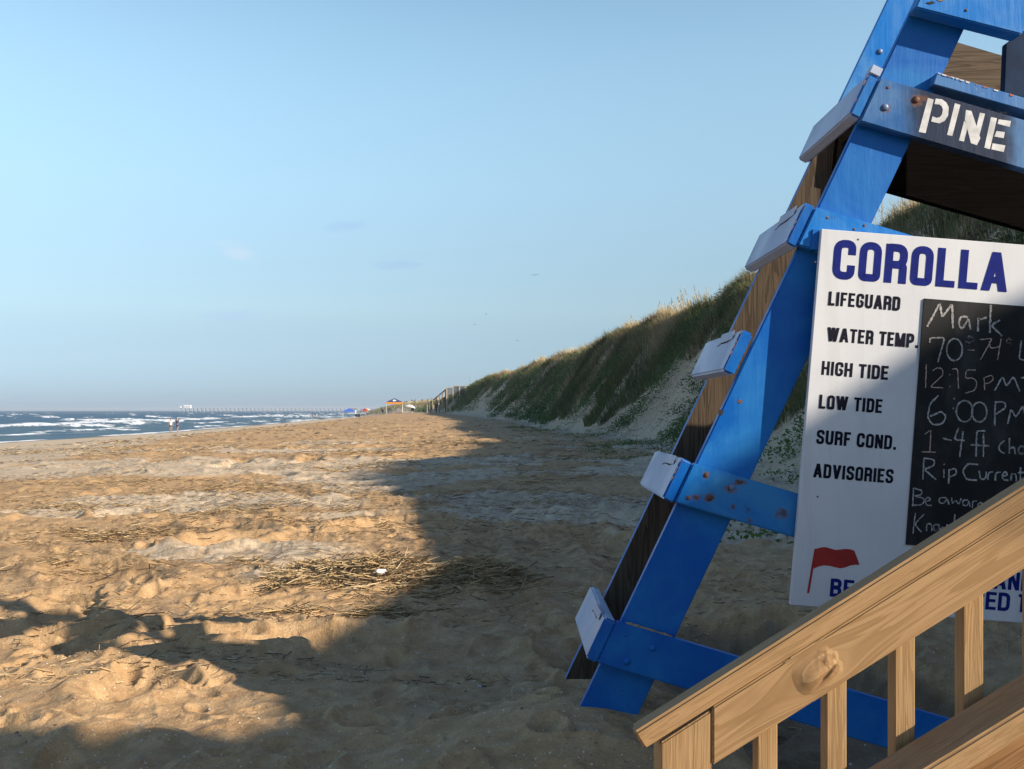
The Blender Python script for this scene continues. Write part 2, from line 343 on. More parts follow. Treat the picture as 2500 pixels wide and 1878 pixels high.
    Hn = H+ss(22, 30, Y)*(.26*sn(Y/7.5, X/9, 71)+.2*sn(Y/2.7, X/4, 72)+.12*sn(Y/1.1, X/1.4, 73))
    p = np.clip((d+W)/(W*(1-.20*ss(18, 26, Y))), 0, 1.0); Hn = Hn-.22*np.clip(-d, 0, W*.25)*ss(18, 26, Y)
    w1 = W*.1
    sh = .25*p**1.2+.75*p*p*(3-2*p)
    sh = sh+(.02*sn(X*.8, Y*.35, 74)+.012*sn(X*2.3, Y*1.1, 75))*np.clip(p*4, 0, 1)*np.clip((1-p)*4+.3, 0, 1)*np.clip(Y/30, .2, 1)
    z = z+(Hn-z)*sh-np.clip(d-.1, 0, 6)*.45-np.clip(d-8, 0, 400)*.01
    return z
def hz(x, y): return float(height(np.array([x]), np.array([y]))[0])
WATER_Z = -2.66

# ------------------------------------------------------------------ ground sheet (radial grid round the photographer)
def make_ground():
    r = [.05, .3, .6, .9, 1.2, 1.5, 1.75, 2.0, 2.2, 2.35]
    while r[-1] < 6500:
        v = r[-1]; r.append(v+min(max(.0005*v*v, .0), (.0062 if v < 90 else .010 if v < 420 else .03)*v))
    r = np.array(r)
    af = np.radians(np.linspace(-36, 36, 900)); ab = np.radians(np.linspace(36, 324, 150))[1:-1]
    a = np.concatenate([af, ab]); na = len(a); nr = len(r)
    R, A = np.meshgrid(r, a, indexing='ij'); X = R*np.sin(A); Y = R*np.cos(A)
    cell = np.maximum(np.gradient(r)[:, None]*np.ones((1, na)), R*(math.radians(72)/900))
    cell = np.where((A > af[-1]) & (A < 2*math.pi-af[-1]+0), np.maximum(cell, R*.033), cell)
    Z = height(X, Y, cell)
    d = dune_d(X, Y); W = np.interp(Y, CR[:, 0], CR[:, 3]); q = X-shore(Y)
    # where the surface is pale fine sand, where it is damp, where dry litter lies
    berm = np.interp(Y, [0, 15, 22, 60, 120, 200, 600], [-8, -9.2, -11.7, -20.5, -30, -38, -80])
    pale = ss(1.5, -1.5, (X-berm)+1.2*fbm(X/5, Y/5, 201))*ss(12, 16, Y)
    band = fbm(X/5.5+.3, Y/3.0, 205, 4)
    pale = np.maximum(pale, ss(-.06, .24, band)*.95*ss(60, 20, Y))
    pale = np.maximum(pale, .95*ss(1.2, .3, np.abs(Y-(21.5+.25*X+1.2*sn(X/2, 0, 203)))/2.0)*ss(-13, -9, X))
    pale = np.maximum(pale, .9*ss(1, .5, np.abs(Y-(11.4-.12*X))/.5)*ss(-1.2, -2.2, X))
    pale = np.maximum(pale, 1.0*np.exp(-((X+1.55)/.55)**2-((Y-7.3)/.55)**2))
    pale = np.maximum(pale, ss(-W-2, -W+.5, d)*.9*ss(6, 14, Y))
    pale = pale*ss(5.2, 7.0, Y)
    damp = ss(3.5, .2, q)*.8
    calm = ss(1.5, -2.5, X-berm)*ss(12, 16, Y)*ss(4, 6, q); pale = np.maximum(pale, 1.35*calm)
    e = (Y-(5.75-1.15*(X-.75)))/1.5
    damp = np.maximum(damp, .85*ss(.03, -.05, e+.07*sn(X*3.1, Y*3.1, 61))*ss(.75, 1.1, X+.15*(Y-3.4))*ss(6.2, 5.4, Y))
    lit = ss(-.05, .35, fbm(X/3.2, Y/1.5, 211, 4))*ss(5, 8, Y)*ss(13, 20, q)*(.45+.55*ss(160, 60, Y))
    lit = np.maximum(lit, ss(-W-5, -W-3, d)*ss(-W+2, -W-1, d)*ss(.0, .4, fbm(X/2.2, Y/2.6, 215))*.9*ss(9, 16, Y))
    lit = np.maximum(lit, np.exp(-((X+.75)/.8)**2-((Y-6.7)/.32)**2)*.9)
    V = np.stack([X, Y, Z], -1).reshape(-1, 3)
    i = np.arange(nr-1)[:, None]*na; j = np.arange(na)[None, :]; j2 = (j+1) % na
    Q = np.stack([i+j, i+j2, i+na+j2, i+na+j], -1).reshape(-1, 4)[:, ::-1]
    dc = (d+W).reshape(-1)[Q].mean(1)
    on = dc > .4
    at = {'pale': pale.reshape(-1), 'damp': damp.reshape(-1), 'litter': lit.reshape(-1), 'calm': calm.reshape(-1)}
    sm = sand_mat()
    for name, sel in (('beach', ~on), ('dune_slope', on)):
        q_ = Q[sel]; used = np.unique(q_); mp = np.zeros(len(V), np.int64); mp[used] = np.arange(len(used))
        me = npmesh(name, V[used], quads=mp[q_], smooth=True, attrs={k: v[used] for k, v in at.items()})
        tag(link(name, me, sm), kind='structure')
make_ground()

# ------------------------------------------------------------------ sea
def make_sea():
    r = [30.0]
    while r[-1] < 6400: r.append(r[-1]+max(.22, min(.00135*r[-1]**1.5*.6, .03*r[-1]))*(1 if r[-1] < 1500 else 2))
    r = np.array(r); a = np.radians(np.linspace(-100, 20, 900)); a = np.concatenate([np.radians(np.linspace(-100, -38, 60))[:-1], np.radians(np.linspace(-38, -2, 800)), np.radians(np.linspace(-2, 20, 40))[1:]])
    R, A = np.meshgrid(r, a, indexing='ij'); X = R*np.sin(A); Y = R*np.cos(A)
    s = shore(Y)-X
    wob = 6*sn(Y/45, 0, 301)+3*sn(Y/17, X/60, 302)
    sw = s+wob
    cell = np.gradient(r)[:, None]*np.ones_like(A)
    z = .16*np.sin(sw*2*math.pi/21+2*fbm(X/30, Y/40, 303))*ss(2, 25, s)*np.clip(21/(4*cell), 0, 1)
    z += np.clip(3/(2*cell)-.3, 0, 1)*.10*fbm(X/2.4, Y/4, 305, 3)*ss(0, 8, s)+np.clip(9/(2*cell)-.3, 0, 1)*.12*sn(X/6, Y/9, 306)*ss(2, 12, s)
    foam = np.zeros_like(s)
    for s0, wd, hh, th, sd, ay in ((6, 2.6, .12, -.12, 311, 16), (15, 2.4, .2, .0, 315, 24), (24, 2.4, .25, .05, 319, 20), (33, 5.5, .6, -.45, 312, 46), (47, 3.2, .45, .06, 316, 34), (70, 4.5, .5, .10, 313, 30), (105, 5, .5, .18, 314, 30), (150, 5, .55, .28, 317, 34), (215, 5, .5, .34, 318, 40)):
        n_ = fbm(Y/ay, X/150+sd, sd, 3)
        act = ss(th, th+.22, n_)
        rag = .8*fbm(X/1.8, Y/5, sd+50, 4)+.35*fbm(X/.7, Y/1.2, sd+70, 2)
        u = (sw-s0)/wd
        z += hh*act*np.exp(-(u-.25)**2*1.6)
        z += hh*.5*np.exp(-(u-.6)**2*1.2)*(1-act)
        foam = np.maximum(foam, act*ss(.95, .45, np.abs(u+.15)*1.25+rag*1.6+.12))
        foam = np.maximum(foam, act*.35*ss(0, -.6, u)*ss(-3.4, -1.0, u)*ss(.0, .35, fbm(X/2.2, Y/5, sd+90, 3)))
    cap = ss(.50, .68, fbm(X/6, Y/11, 331, 3))*ss(20, 40, s)*ss(.1, .4, fbm(X/2, Y/5, 333, 2)+.2)
    foam = np.maximum(foam, cap*.95); z += cap*.25
    sw0 = s+.9*fbm(X/3, Y/7, 341, 3)+.5*sn(X, Y/4, 343)
    foam = np.maximum(foam, ss(1.6, .5, np.abs(sw0-1.2))*.95*ss(-.45, -.1, fbm(X/6, Y/14, 345, 2)))
    Z = WATER_Z+z*1.15
    V = np.stack([X, Y, Z], -1).reshape(-1, 3); nr, na = len(r), len(a)
    i = np.arange(nr-1)[:, None]*na; j = np.arange(na-1)[None, :]
    Q = np.stack([i+j, i+j+1, i+na+j+1, i+na+j], -1).reshape(-1, 4)[:, ::-1]
    me = npmesh('sea', V, quads=Q, smooth=True, attrs={'foam': foam.reshape(-1), 'deep': ss(5, 90, s).reshape(-1)})
    m, nt, b = newmat('sea_water'); co = objco(nt)
    fo = attr(nt, 'foam')['Fac']; dp = attr(nt, 'deep')['Fac']
    n1 = noise(nt, mapping(nt, co, (1, .45, 1)), .55, 6, .65)
    col = mixc(nt, dp, (.045, .075, .085), (.006, .034, .078))
    col = mixc(nt, ramp(nt, n1, .4, .62), col, (.012, .05, .10))
    n2 = noise(nt, co, 2.2, 4, .7)
    n3 = noise(nt, mapping(nt, co, (1, .5, 1)), .8, 5, .7)
    ff = math_(nt, 'MULTIPLY', math_(nt, 'MULTIPLY', fo, ramp(nt, n2, .18, .50)), ramp(nt, n3, .30, .56))
    L(nt, mixc(nt, ramp(nt, ff, .05, .8), col, (.74, .78, .82)), b.inputs['Base Color'])
    L(nt, ramp(nt, ff, .1, .4, .42, .9), b.inputs['Roughness']); b.inputs['IOR'].default_value = 1.33
    bump(nt, b, n1, .9, .35)
    tag(link('sea', me, m), kind='structure')
make_sea()
# ------------------------------------------------------------------ vegetation and litter
def blades(B, h, w, ang, lean, C, tipc=1.25):
    n = len(B); ph = rng.uniform(0, math.pi, n)
    wx = np.cos(ph)*w/2; wy = np.sin(ph)*w/2; lx = np.cos(ang)*lean*h; ly = np.sin(ang)*lean*h
    V = np.zeros((n, 5, 3)); V[:, 0] = B; V[:, 1] = B; V[:, 2] = B; V[:, 3] = B; V[:, 4] = B
    V[:, 0, 0] -= wx; V[:, 0, 1] -= wy; V[:, 1, 0] += wx; V[:, 1, 1] += wy
    V[:, 2, 0] += lx*.35+wx*.7; V[:, 2, 1] += ly*.35+wy*.7; V[:, 2, 2] += h*.6
    V[:, 3, 0] += lx*.35-wx*.7; V[:, 3, 1] += ly*.35-wy*.7; V[:, 3, 2] += h*.6
    V[:, 4, 0] += lx; V[:, 4, 1] += ly; V[:, 4, 2] += h*np.clip(1.05-lean*.35, .4, 1)
    V[:, :2, 2] -= .04
    o = np.arange(n)*5; q = np.stack([o, o+1, o+2, o+3], 1); t = np.stack([o+3, o+2, o+4], 1)
    return V.reshape(-1, 3), q, t, np.repeat(C, 5, 0)
def join(parts):
    V, Q, T, C = [], [], [], []; k = 0
    for v, q, t, c in parts:
        V.append(v); C.append(c)
        if len(q): Q.append(q+k)
        if len(t): T.append(t+k)
        k += len(v)
    return np.concatenate(V), (np.concatenate(Q) if Q else None), (np.concatenate(T) if T else None), np.concatenate(C)
def dune_pts(n, y0, y1, p0, p1, over=0.0, pw=1.0):
    Y = y0+(y1-y0)*rng.uniform(0, 1, n)**pw
    W = np.interp(Y, CR[:, 0], CR[:, 3]); p = rng.uniform(p0, p1, n)
    xc = Y*0-dune_d(np.zeros(n), Y)
    X = xc-W*(1-p); return X, Y, p
def vegmask(Y, p):
    m = fbm((Y+7*p)/2.6, p*1.1+Y/60, 401, 4)
    big = fbm((Y+4*p)/13, p*.9, 405, 2)
    return m*.9+.7*big+(p-.27)*2.2
def pal(n, cols, wts, var=.18):
    c = np.array(cols)[rng.choice(len(cols), n, p=wts)]
    return c*(1+rng.uniform(-var, var, (n, 1)))
def make_grass():
    parts = []
    for n, y0, y1, wk in ((165000, 8, 62, 1.0), (120000, 60, 215, 2.1), (26000, 210, 700, 5.0)):
        X, Y, p = dune_pts(n, y0, y1, .12, 1.35)
        k = (vegmask(Y, p) > .05) | (p > .80); X, Y, p = X[k], Y[k], p[k]; n = len(X)
        # tufts: pull blades toward clump centres
        Z = height(X, Y)
        h = rng.uniform(.22, .55, n)*(1+.25*(p > .9)*(p < 1.03)-.5*(p > 1.04))*(1+.15*wk-.15)
        h = h*(.50+.95*ss(-.35, .45, fbm(X/1.15, Y/1.5, 433, 3)))
        tint = fbm(X/2.4, Y/2.4, 411, 3)
        dry = (tint+.9*(p-.72)+1.5*np.clip(p-.84, 0, .2)*4+rng.normal(0, .22, n)) > -.06  # more dry gold near the crest, suggesting its sunlit rim
        C = 1.25*np.where(dry[:, None], pal(n, [(.30, .24, .135), (.38, .31, .17), (.24, .19, .125)], [.45, .3, .25]), pal(n, [(.115, .135, .055), (.17, .18, .08), (.085, .10, .045)], [.5, .3, .2]))
        patch_rim_sun = (.72+.5*fbm(X/1.7, Y/1.7, 417, 3)+.9*ss(.84, .96, p))[:, None]  # random patches, plus crest tint raised to stand in for sun on the rim
        parts.append(blades(np.stack([X, Y, Z], 1), h, rng.uniform(.010, .02, n)*wk*(1+.4*(Y/y1)), rng.normal(2.9, 1.1, n), rng.uniform(.1, .8, n), np.clip(C*patch_rim_sun, .01, 1)))
    V, Q, T, C = join(parts); link('dune_grass', npmesh('dune_grass', V, Q, T, attrs={'tint': C}), GRASS)
    tag(bpy.data.objects['dune_grass'], 'dry tan and olive beach grass covering the crest and face of the dune', 'grass', kind='stuff')
    # sea oats standing on the crest
    n = 3000; X, Y, p = dune_pts(n, 14, 120, .93, 1.5, pw=1.2)
    k = fbm(Y/3.1, X/2, 421, 3) > -.25; X, Y = X[k], Y[k]; n = len(X); Z = height(X, Y); h = rng.uniform(.5, 1.35, n)*np.where(Y > 60, .75, 1)
    wk = .0045*(1+Y/30); ang = rng.normal(2.8, .8, n); lean = rng.uniform(.05, .32, n)
    a = blades(np.stack([X, Y, Z], 1), h, wk, ang, lean, pal(n, [(.42, .33, .17), (.36, .30, .16)], [.5, .5]))
    hp = []
    for j in range(7):
        f = .72+.04*j; hx = X+np.cos(ang)*lean*h*f**1.6; hy = Y+np.sin(ang)*lean*h*f**1.6; hh = Z+h*f*.97
        hp.append(blades(np.stack([hx, hy, hh], 1), rng.uniform(.06, .14, n), wk*2.4, ang+rng.normal(0, .8, n), rng.uniform(.3, .9, n), pal(n, [(.50, .40, .22), (.44, .35, .2)], [.5, .5])))
    V, Q, T, C = join([a]+hp); tag(link('sea_oats', npmesh('sea_oats', V, Q, T, attrs={'tint': C}), GRASS), 'tall golden sea oats with drooping seed heads along the dune crest', 'grass', kind='stuff')
make_grass()
def leaves(X, Y, Z, size, C, nleaf, hgt, spread):
    n = len(X); X = np.repeat(X, nleaf); Y = np.repeat(Y, nleaf); Z = np.repeat(Z, nleaf); C = np.repeat(C, nleaf, 0); size = np.repeat(size, nleaf); m = len(X)
    sp = np.repeat(np.broadcast_to(spread, (n,)), nleaf); hg = np.repeat(np.broadcast_to(hgt, (n,)), nleaf)
    r = np.sqrt(rng.uniform(0, 1, m))*sp; t = rng.uniform(0, 2*math.pi, m)
    c = np.stack([X+r*np.cos(t), Y+r*np.sin(t), Z+rng.uniform(.1, 1, m)*hg*(1.1-(r/sp)**2*.7)], 1)
    u = rng.normal(0, 1, (m, 3)); u[:, 2] *= .5; u /= np.linalg.norm(u, axis=1)[:, None]
    v = np.cross(u, rng.normal(0, 1, (m, 3))); v /= np.linalg.norm(v, axis=1)[:, None]
    L_ = size*rng.uniform(.7, 1.3, m); Wd = L_*.5
    V = np.stack([c-u*L_[:, None]*.5, c+v*Wd[:, None]*.5+u*L_[:, None]*.05, c+u*L_[:, None]*.5, c-v*Wd[:, None]*.5+u*L_[:, None]*.05], 1)
    o = np.arange(m)*4; q = np.stack([o, o+1, o+2, o+3], 1)
    return V.reshape(-1, 3), q, np.zeros((0, 3), int), np.repeat(C*(1+rng.uniform(-.25, .25, (m, 1))), 4, 0)
def make_plants():
    parts = []
    for n, y0, y1, s in ((7000, 7, 60, .08), (4200, 58, 210, .17)):
        X, Y, p = dune_pts(n, y0, y1, .05, .8)
        g = fbm((Y+7*p)/2.8+5, p*1.2+Y/50, 431, 3)
        k = (vegmask(Y, p)+.6 > 0.0) & (g > -.03) & (p < .78-.25*rng.uniform(0, 1, n)); X, Y, p = X[k], Y[k], p[k]; n = len(X)
        parts.append(leaves(X, Y, height(X, Y), np.full(n, s), pal(n, [(.075, .135, .04), (.11, .175, .055), (.065, .10, .04)], [.45, .3, .25]), 26, .30+.002*Y, .42+.003*Y))
    # dark bushes along the rim
    X, Y, p = dune_pts(2200, 24, 170, .86, 1.06); k = fbm(Y/3.3, p*0, 441, 2) > -.02; X, Y = X[k], Y[k]; n = len(X)
    parts.append(leaves(X, Y, height(X, Y), np.full(n, .12), pal(n, [(.05, .075, .03), (.07, .09, .03)], [.6, .4]), 22, .42, .35))
    # scattered runners on the sand below the slope
    n = 900; Y = rng.uniform(7, 60, n); W = np.interp(Y, CR[:, 0], CR[:, 3]); X = Y*0-dune_d(np.zeros(n), Y)-W-rng.uniform(-1.6, 2.4, n)*1.0
    k = fbm(X/1.8, Y/3, 451, 3) > -.08; X, Y = X[k], Y[k]; n = len(X)
    parts.append(leaves(X, Y, height(X, Y), np.full(n, .055), pal(n, [(.07, .13, .03), (.09, .15, .04)], [.5, .5]), 22, .13, rng.uniform(.12, .35, n)))
    V, Q, T, C = join(parts); tag(link('leafy_dune_plants', npmesh('leafy_dune_plants', V, Q, attrs={'tint': C}), LEAF), 'low green leafy plants creeping down the shaded dune slope', 'plants', kind='stuff')
make_plants()
def sticks(X, Y, Z, ln, w, yaw, pitch, C):
    n = len(X); d = np.stack([np.cos(yaw)*np.cos(pitch), np.sin(yaw)*np.cos(pitch), np.sin(pitch)], 1)
    s = np.stack([-np.sin(yaw), np.cos(yaw), yaw*0], 1); up = np.cross(d, s); c = np.stack([X, Y, Z], 1)
    bend = rng.normal(0, .06, n)*ln
    V = []
    for k, (f, b) in enumerate(((-.5, 0), (.0, 1), (.5, 0))):
        m = c+d*(ln*f)[:, None]+s*(bend*b)[:, None]
        for a in (0, 2.09, 4.19): V.append(m+s*(w*.5*math.cos(a))[:, None]-up*(w*.5*math.sin(a))[:, None])
    V = np.stack(V, 1); o = np.arange(n)*9; q = []
    for k in (0, 3):
        for i in range(3): q.append(np.stack([o+k+i, o+k+(i+1) % 3, o+k+3+(i+1) % 3, o+k+3+i], 1))
    return V.reshape(-1, 3), np.concatenate(q), np.stack([o+8, o+7, o+6], 1), np.repeat(C, 9, 0)
REEDC = [(.50, .36, .19), (.36, .25, .14), (.16, .11, .07), (.64, .50, .31)]
def make_reeds():
    # the heap
    n = 3600; t = rng.uniform(-1, 1, n)
    X = -.80+t*.80+rng.normal(0, .10, n); Y = 6.72-t*.16+rng.normal(0, .22, n)*(1-.4*abs(t)); h = .13*np.exp(-((X+.62)/.50)**2-((Y-6.68)/.2)**2)
    Z = height(X, Y)+rng.uniform(0, 1, n)**.7*h+.01
    a = sticks(X, Y, Z, rng.uniform(.05, .26, n), rng.uniform(.0035, .0075, n), rng.normal(.15, .7, n), rng.normal(.03, .2, n)+.22*(rng.uniform(0, 1, n) > .9), pal(n, REEDC, [.38, .22, .1, .3]))
    parts = [a]
    for (cx, cy, sx, sy, n, yaw) in ((-1.9, 7.45, .9, .16, 600, .1), (-1.0, 5.75, .5, .11, 420, .1), (-3.7, 9.0, .9, .35, 900, .1), (-5.2, 9.0, .5, .3, 400, .3), (-3.4, 11.4, 1.6, .3, 900, 0), (-5.5, 12.2, .9, .3, 500, .2), (-2.2, 10.2, .7, .3, 300, .4), (-1.4, 9.4, .5, .15, 150, -.4), (-3.8, 14.5, 2.0, .5, 600, 0), (-6.5, 17, 2, .5, 500, 0), (-3.2, 21, 1.6, .5, 500, 0), (-4.0, 27, 3, .8, 600, 0), (-1.5, 33, 2.5, .8, 500, 0), (.6, 16, 1.6, 1.0, 500, .2), (1.2, 24, 2, 1.6, 600, .3), (.2, 11.5, 1.2, .5, 300, .2), (-3.3, 7.4, .5, .2, 150, .3), (-2.4, 5.6, .8, .5, 120, .2)):
        X = cx+rng.normal(0, sx*.55, n); Y = cy+rng.normal(0, sy*.8, n); k = fbm(X/.35, Y/.25, 461, 3) > -.1; X, Y = X[k], Y[k]; n = len(X); s = 1+max(0, cy-12)/18
        parts.append(sticks(X, Y, height(X, Y)+rng.uniform(0, .035, n)*s, rng.uniform(.04, .22, n)*s, rng.uniform(.0035, .008, n)*s, rng.normal(yaw, .8, n), rng.normal(.0, .16, n)+.3*(rng.uniform(0, 1, n) > .93), pal(n, REEDC, [.33, .3, .25, .12])))
    for (n, y0, y1, l0, l1) in ((6500, 4.2, 14, .015, .09), (9000, 9, 40, .05, .22), (5000, 30, 110, .15, .5)):
        Y = y0+(y1-y0)*rng.uniform(0, 1, n)**1.3; X = rng.uniform(-.56, .30, n)*Y; k = (fbm(X/2.6, Y/1.2, 471, 4) > -.02) & (X-shore(Y) > 16) & (dune_d(X, Y) < -6); X, Y = X[k], Y[k]; n = len(X); s = np.clip(Y/9, 1, 8)
        parts.append(sticks(X, Y, height(X, Y)+rng.uniform(0, .012, n)*s, rng.uniform(l0, l1, n), rng.uniform(.003, .006, n)*s, rng.normal(.1, .9, n), rng.normal(.0, .15, n), pal(n, REEDC, [.25, .3, .35, .10])))
    V, Q, T, C = join(parts); tag(link('dry_reeds', npmesh('dry_reeds', V, Q, T, attrs={'tint': C}), STRAW), 'broken dry reeds washed up in a heap and in scattered drifts on the sand', 'reeds', kind='stuff')
    # shell chips in the foreground
    n = 2600; Y = 2.7+rng.uniform(0, 1, n)**1.6*9; X = rng.uniform(-.62, .62, n)*Y; Z = height(X, Y)
    s = rng.uniform(.0022, .007, n)*(1+.9*(rng.uniform(0, 1, n) > .975)); V = np.zeros((n, 5, 3)); yaw = rng.uniform(0, 6.3, n)
    for k in range(4):
        a_ = yaw+k*math.pi/2+rng.normal(0, .25, n); V[:, k] = np.stack([X+np.cos(a_)*s, Y+np.sin(a_)*s*.7, Z+rng.uniform(-.001, .003, n)], 1)
    V[:, 4] = np.stack([X, Y, Z+s*.7+.002], 1); o = np.arange(n)*5
    T = np.concatenate([np.stack([o+k, o+(k+1) % 4, o+4], 1) for k in range(4)])
    C = np.repeat(pal(n, [(.62, .56, .48), (.42, .33, .24), (.16, .14, .13), (.25, .30, .40)], [.45, .3, .15, .1]), 5, 0)
    tag(link('shell_fragments', npmesh('shell_fragments', V.reshape(-1, 3), None, T, attrs={'tint': C}), STRAW), 'small broken shell chips sprinkled over the shaded foreground sand', 'shells', kind='stuff')
make_reeds()
# a crumpled white scrap lying on the reeds
mb = MB(); p0 = Vector((-.86, 6.46, hz(-.86, 6.46)+.075)); bmesh.ops.create_icosphere(mb.bm, subdivisions=2, radius=1)
for v in mb.bm.verts: v.co = Vector((v.co.x*.038, v.co.y*.022, v.co.z*.018))*random.uniform(.6, 1.35)+p0
tag(mb.build('paper_scrap', plain('white_paper', (.75, .75, .76), .7, .05)), 'crumpled white paper scrap on the heap of dry reeds', 'litter')

# added unseen shrubs, crowns shaped to cast shade on the foreground
SX, SY, TE = .88, -.475, .50
def uv(u, v, t): return Vector((SY*-1*u+SX*t, SX*u+SY*t, v+TE*t))
def shrub(name, label, cs, n, size, trunk_to):
    root = empty(name, (trunk_to[0], trunk_to[1], hz(trunk_to[0], trunk_to[1])), label=label, cat='shrub', group='added unseen shrubs shading the foreground')
    P_, C_ = [], []
    mb = MB(); b0 = Vector(root.location)-Vector((0, 0, .1))
    for (u, v, t, ru, rv, rt, den) in cs:
        m = int(n*den); k = rng.normal(0, 1, (m, 3)); k /= np.linalg.norm(k, axis=1)[:, None]; k *= rng.uniform(.25, 1, (m, 1))**.5
        for a, b, c in k:
            P_.append(uv(u+a*ru, v+b*rv, t+c*rt))
        for j in range(4):
            q = uv(u+random.uniform(-.8, .8)*ru, v+random.uniform(-.5, .6)*rv, t+random.uniform(-.5, .5)*rt)
            mid = b0.lerp(q, .5)+Vector((random.uniform(-.1, .1), random.uniform(-.1, .1), -.08))
            mb.tube(b0, mid, .022, .013, 6); mb.tube(mid, q, .013, .004, 5)
    A = np.array(P_); nn = len(A)
    V, Q, T, C = leaves(A[:, 0], A[:, 1], A[:, 2], np.full(nn, size), pal(nn, [(.05, .09, .03), (.08, .12, .04)], [.5, .5]), 3, .02, .04)
    o = link('foliage', npmesh('foliage', V, Q, attrs={'tint': C}), LEAF, root); o.matrix_parent_inverse = Matrix.Translation(-root.location)
    o = mb.build('stem', OLDWOOD, root); o.matrix_parent_inverse = Matrix.Translation(-root.location)
    return root

# ------------------------------------------------------------------ lifeguard stand
def settle(root):
    for c in root.children: c.matrix_parent_inverse = Matrix.Translation(root.location).inverted()
YL = 3.20
st = empty('lifeguard_stand', P(1480, 1725, YL), label='tall blue painted wooden lifeguard stand leaning beside the wooden rail', cat='lifeguard stand')
def two_mat(o, mat2, pred):
    o.data.materials.append(mat2)
    for p in o.data.polygons:
        if pred(p): p.material_index = 1
def lx(y): return 2238-.4755*y
g = board('leg', P(lx(1748), 1748, YL), P(lx(1790)+150, 1790, YL), P(lx(-60)+150, -60, YL), P(lx(-60), -60, YL), (0, .038, 0), BLUE, st)
two_mat(g, BLUE_F, lambda p: p.center.z > 1.2)
sh = Vector((0, .496, 0))
def quad_at(y0, y1, Y): return [P(lx(y0), y0, YL), P(lx(y0)+150, y0, YL), P(lx(y1)+150, y1, YL), P(lx(y1), y1, YL)]
mb = MB()
a = [v+sh for v in quad_at(1760, 205, YL)]; mb.poly(a, [v+Vector((0, .038, 0)) for v in a])
g = mb.build('leg', BLUE, st); two_mat(g, OLDWOOD, lambda p: p.normal.y < -.5)
a = [v+sh for v in quad_at(204.6, -185, YL)]; g2 = MB().poly(a, [v+Vector((0, .038, 0)) for v in a]).build('leg_top', BLUE_F, g)
# pair of legs at the other end, leaning the other way
ax = Vector((math.cos(math.radians(16.4)), 0, -math.sin(math.radians(16.4)))); up = Vector((math.sin(math.radians(16.4)), 0, math.cos(math.radians(16.4))))
lv = Vector((.4294, 0, .9031)); nv = Vector((-.9031, 0, .4294))
rb = P(lx(1700), 1700, YL)+ax*1.78
rl = (up*math.cos(math.radians(9))-ax*math.sin(math.radians(9)))
for dy in (0, .496):
    b0 = rb+Vector((0, dy, 0))-rl*.12; w_ = ax*.19
    board('leg', b0, b0+w_, b0+w_+rl*1.75, b0+rl*1.75, (0, .038, 0), BLUE, st)
def cross_board(name, x, y, h, L_, Yf, th, mat, sl=.295, slant=-.4675):
    return board(name, P(x+slant*h, y+h, Yf), P(x+slant*h+L_, y+h+sl*L_, Yf), P(x+L_, y+sl*L_, Yf), P(x, y, Yf), (0, th, 0), mat, st)
YB = 3.158
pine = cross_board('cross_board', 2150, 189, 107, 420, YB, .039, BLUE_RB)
cross_board('cross_board', 1992, 505, 93, 1080, YB, .039, BLUE_F)
rust_board = cross_board('cross_board', 1693, 1130, 97, 1050, YB, .039, BLUE_RA)
rust_board['label'] = 'cross board stained with rust around its bolts'
low_board = cross_board('cross_board', 1506, 1518, 101, 1240, YB, .039, BLUE)
cross_board('seat_board', 2296, -112, 130, 260, 3.13, .067, BLUE_F, sl=.255)
# deck of the foot rest with a worn edge, its beam behind, the seat side
g = board('foot_deck', P(2278, 206, YB), P(2560, 286, YB), P(2560, 256, YB), P(2288, 176, YB), (0, .10, 0), BLUE_W, st, .003, 1)
k = 3.2/3.70
def far(x, y, Y=3.66): kk = 3.158/Y; return P(1250+(x-1250)*kk, 1002-(1002-y)*kk, Y)
board('deck_beam', far(2160, 338), far(2712, 495), far(2712, 298), far(2180, 140), (0, .034, 0), SHADEWOOD, st)
for i in range(4):
    yy = 3.24+i*.105
    q0 = [P(2290*1.0, 222, YB), P(3080, 452, YB)]
board('seat_beam', far(2395, 85), far(2642, 156), far(2642, -2), far(2410, -70), (0, .036, 0), OLDWOOD_X, st)
c6 = [P(x, y, 3.4) for x, y in ((2450, 243), (2590, 279), (2590, 10), (2456, 106))]
MB().poly(c6, [v+Vector((0, .03, 0)) for v in c6]).bevel(.003, 1).build('seat_panel', plain('shaded_blue_paint', (.006, .022, .06), .6, .25, 12, spec=.1), st)
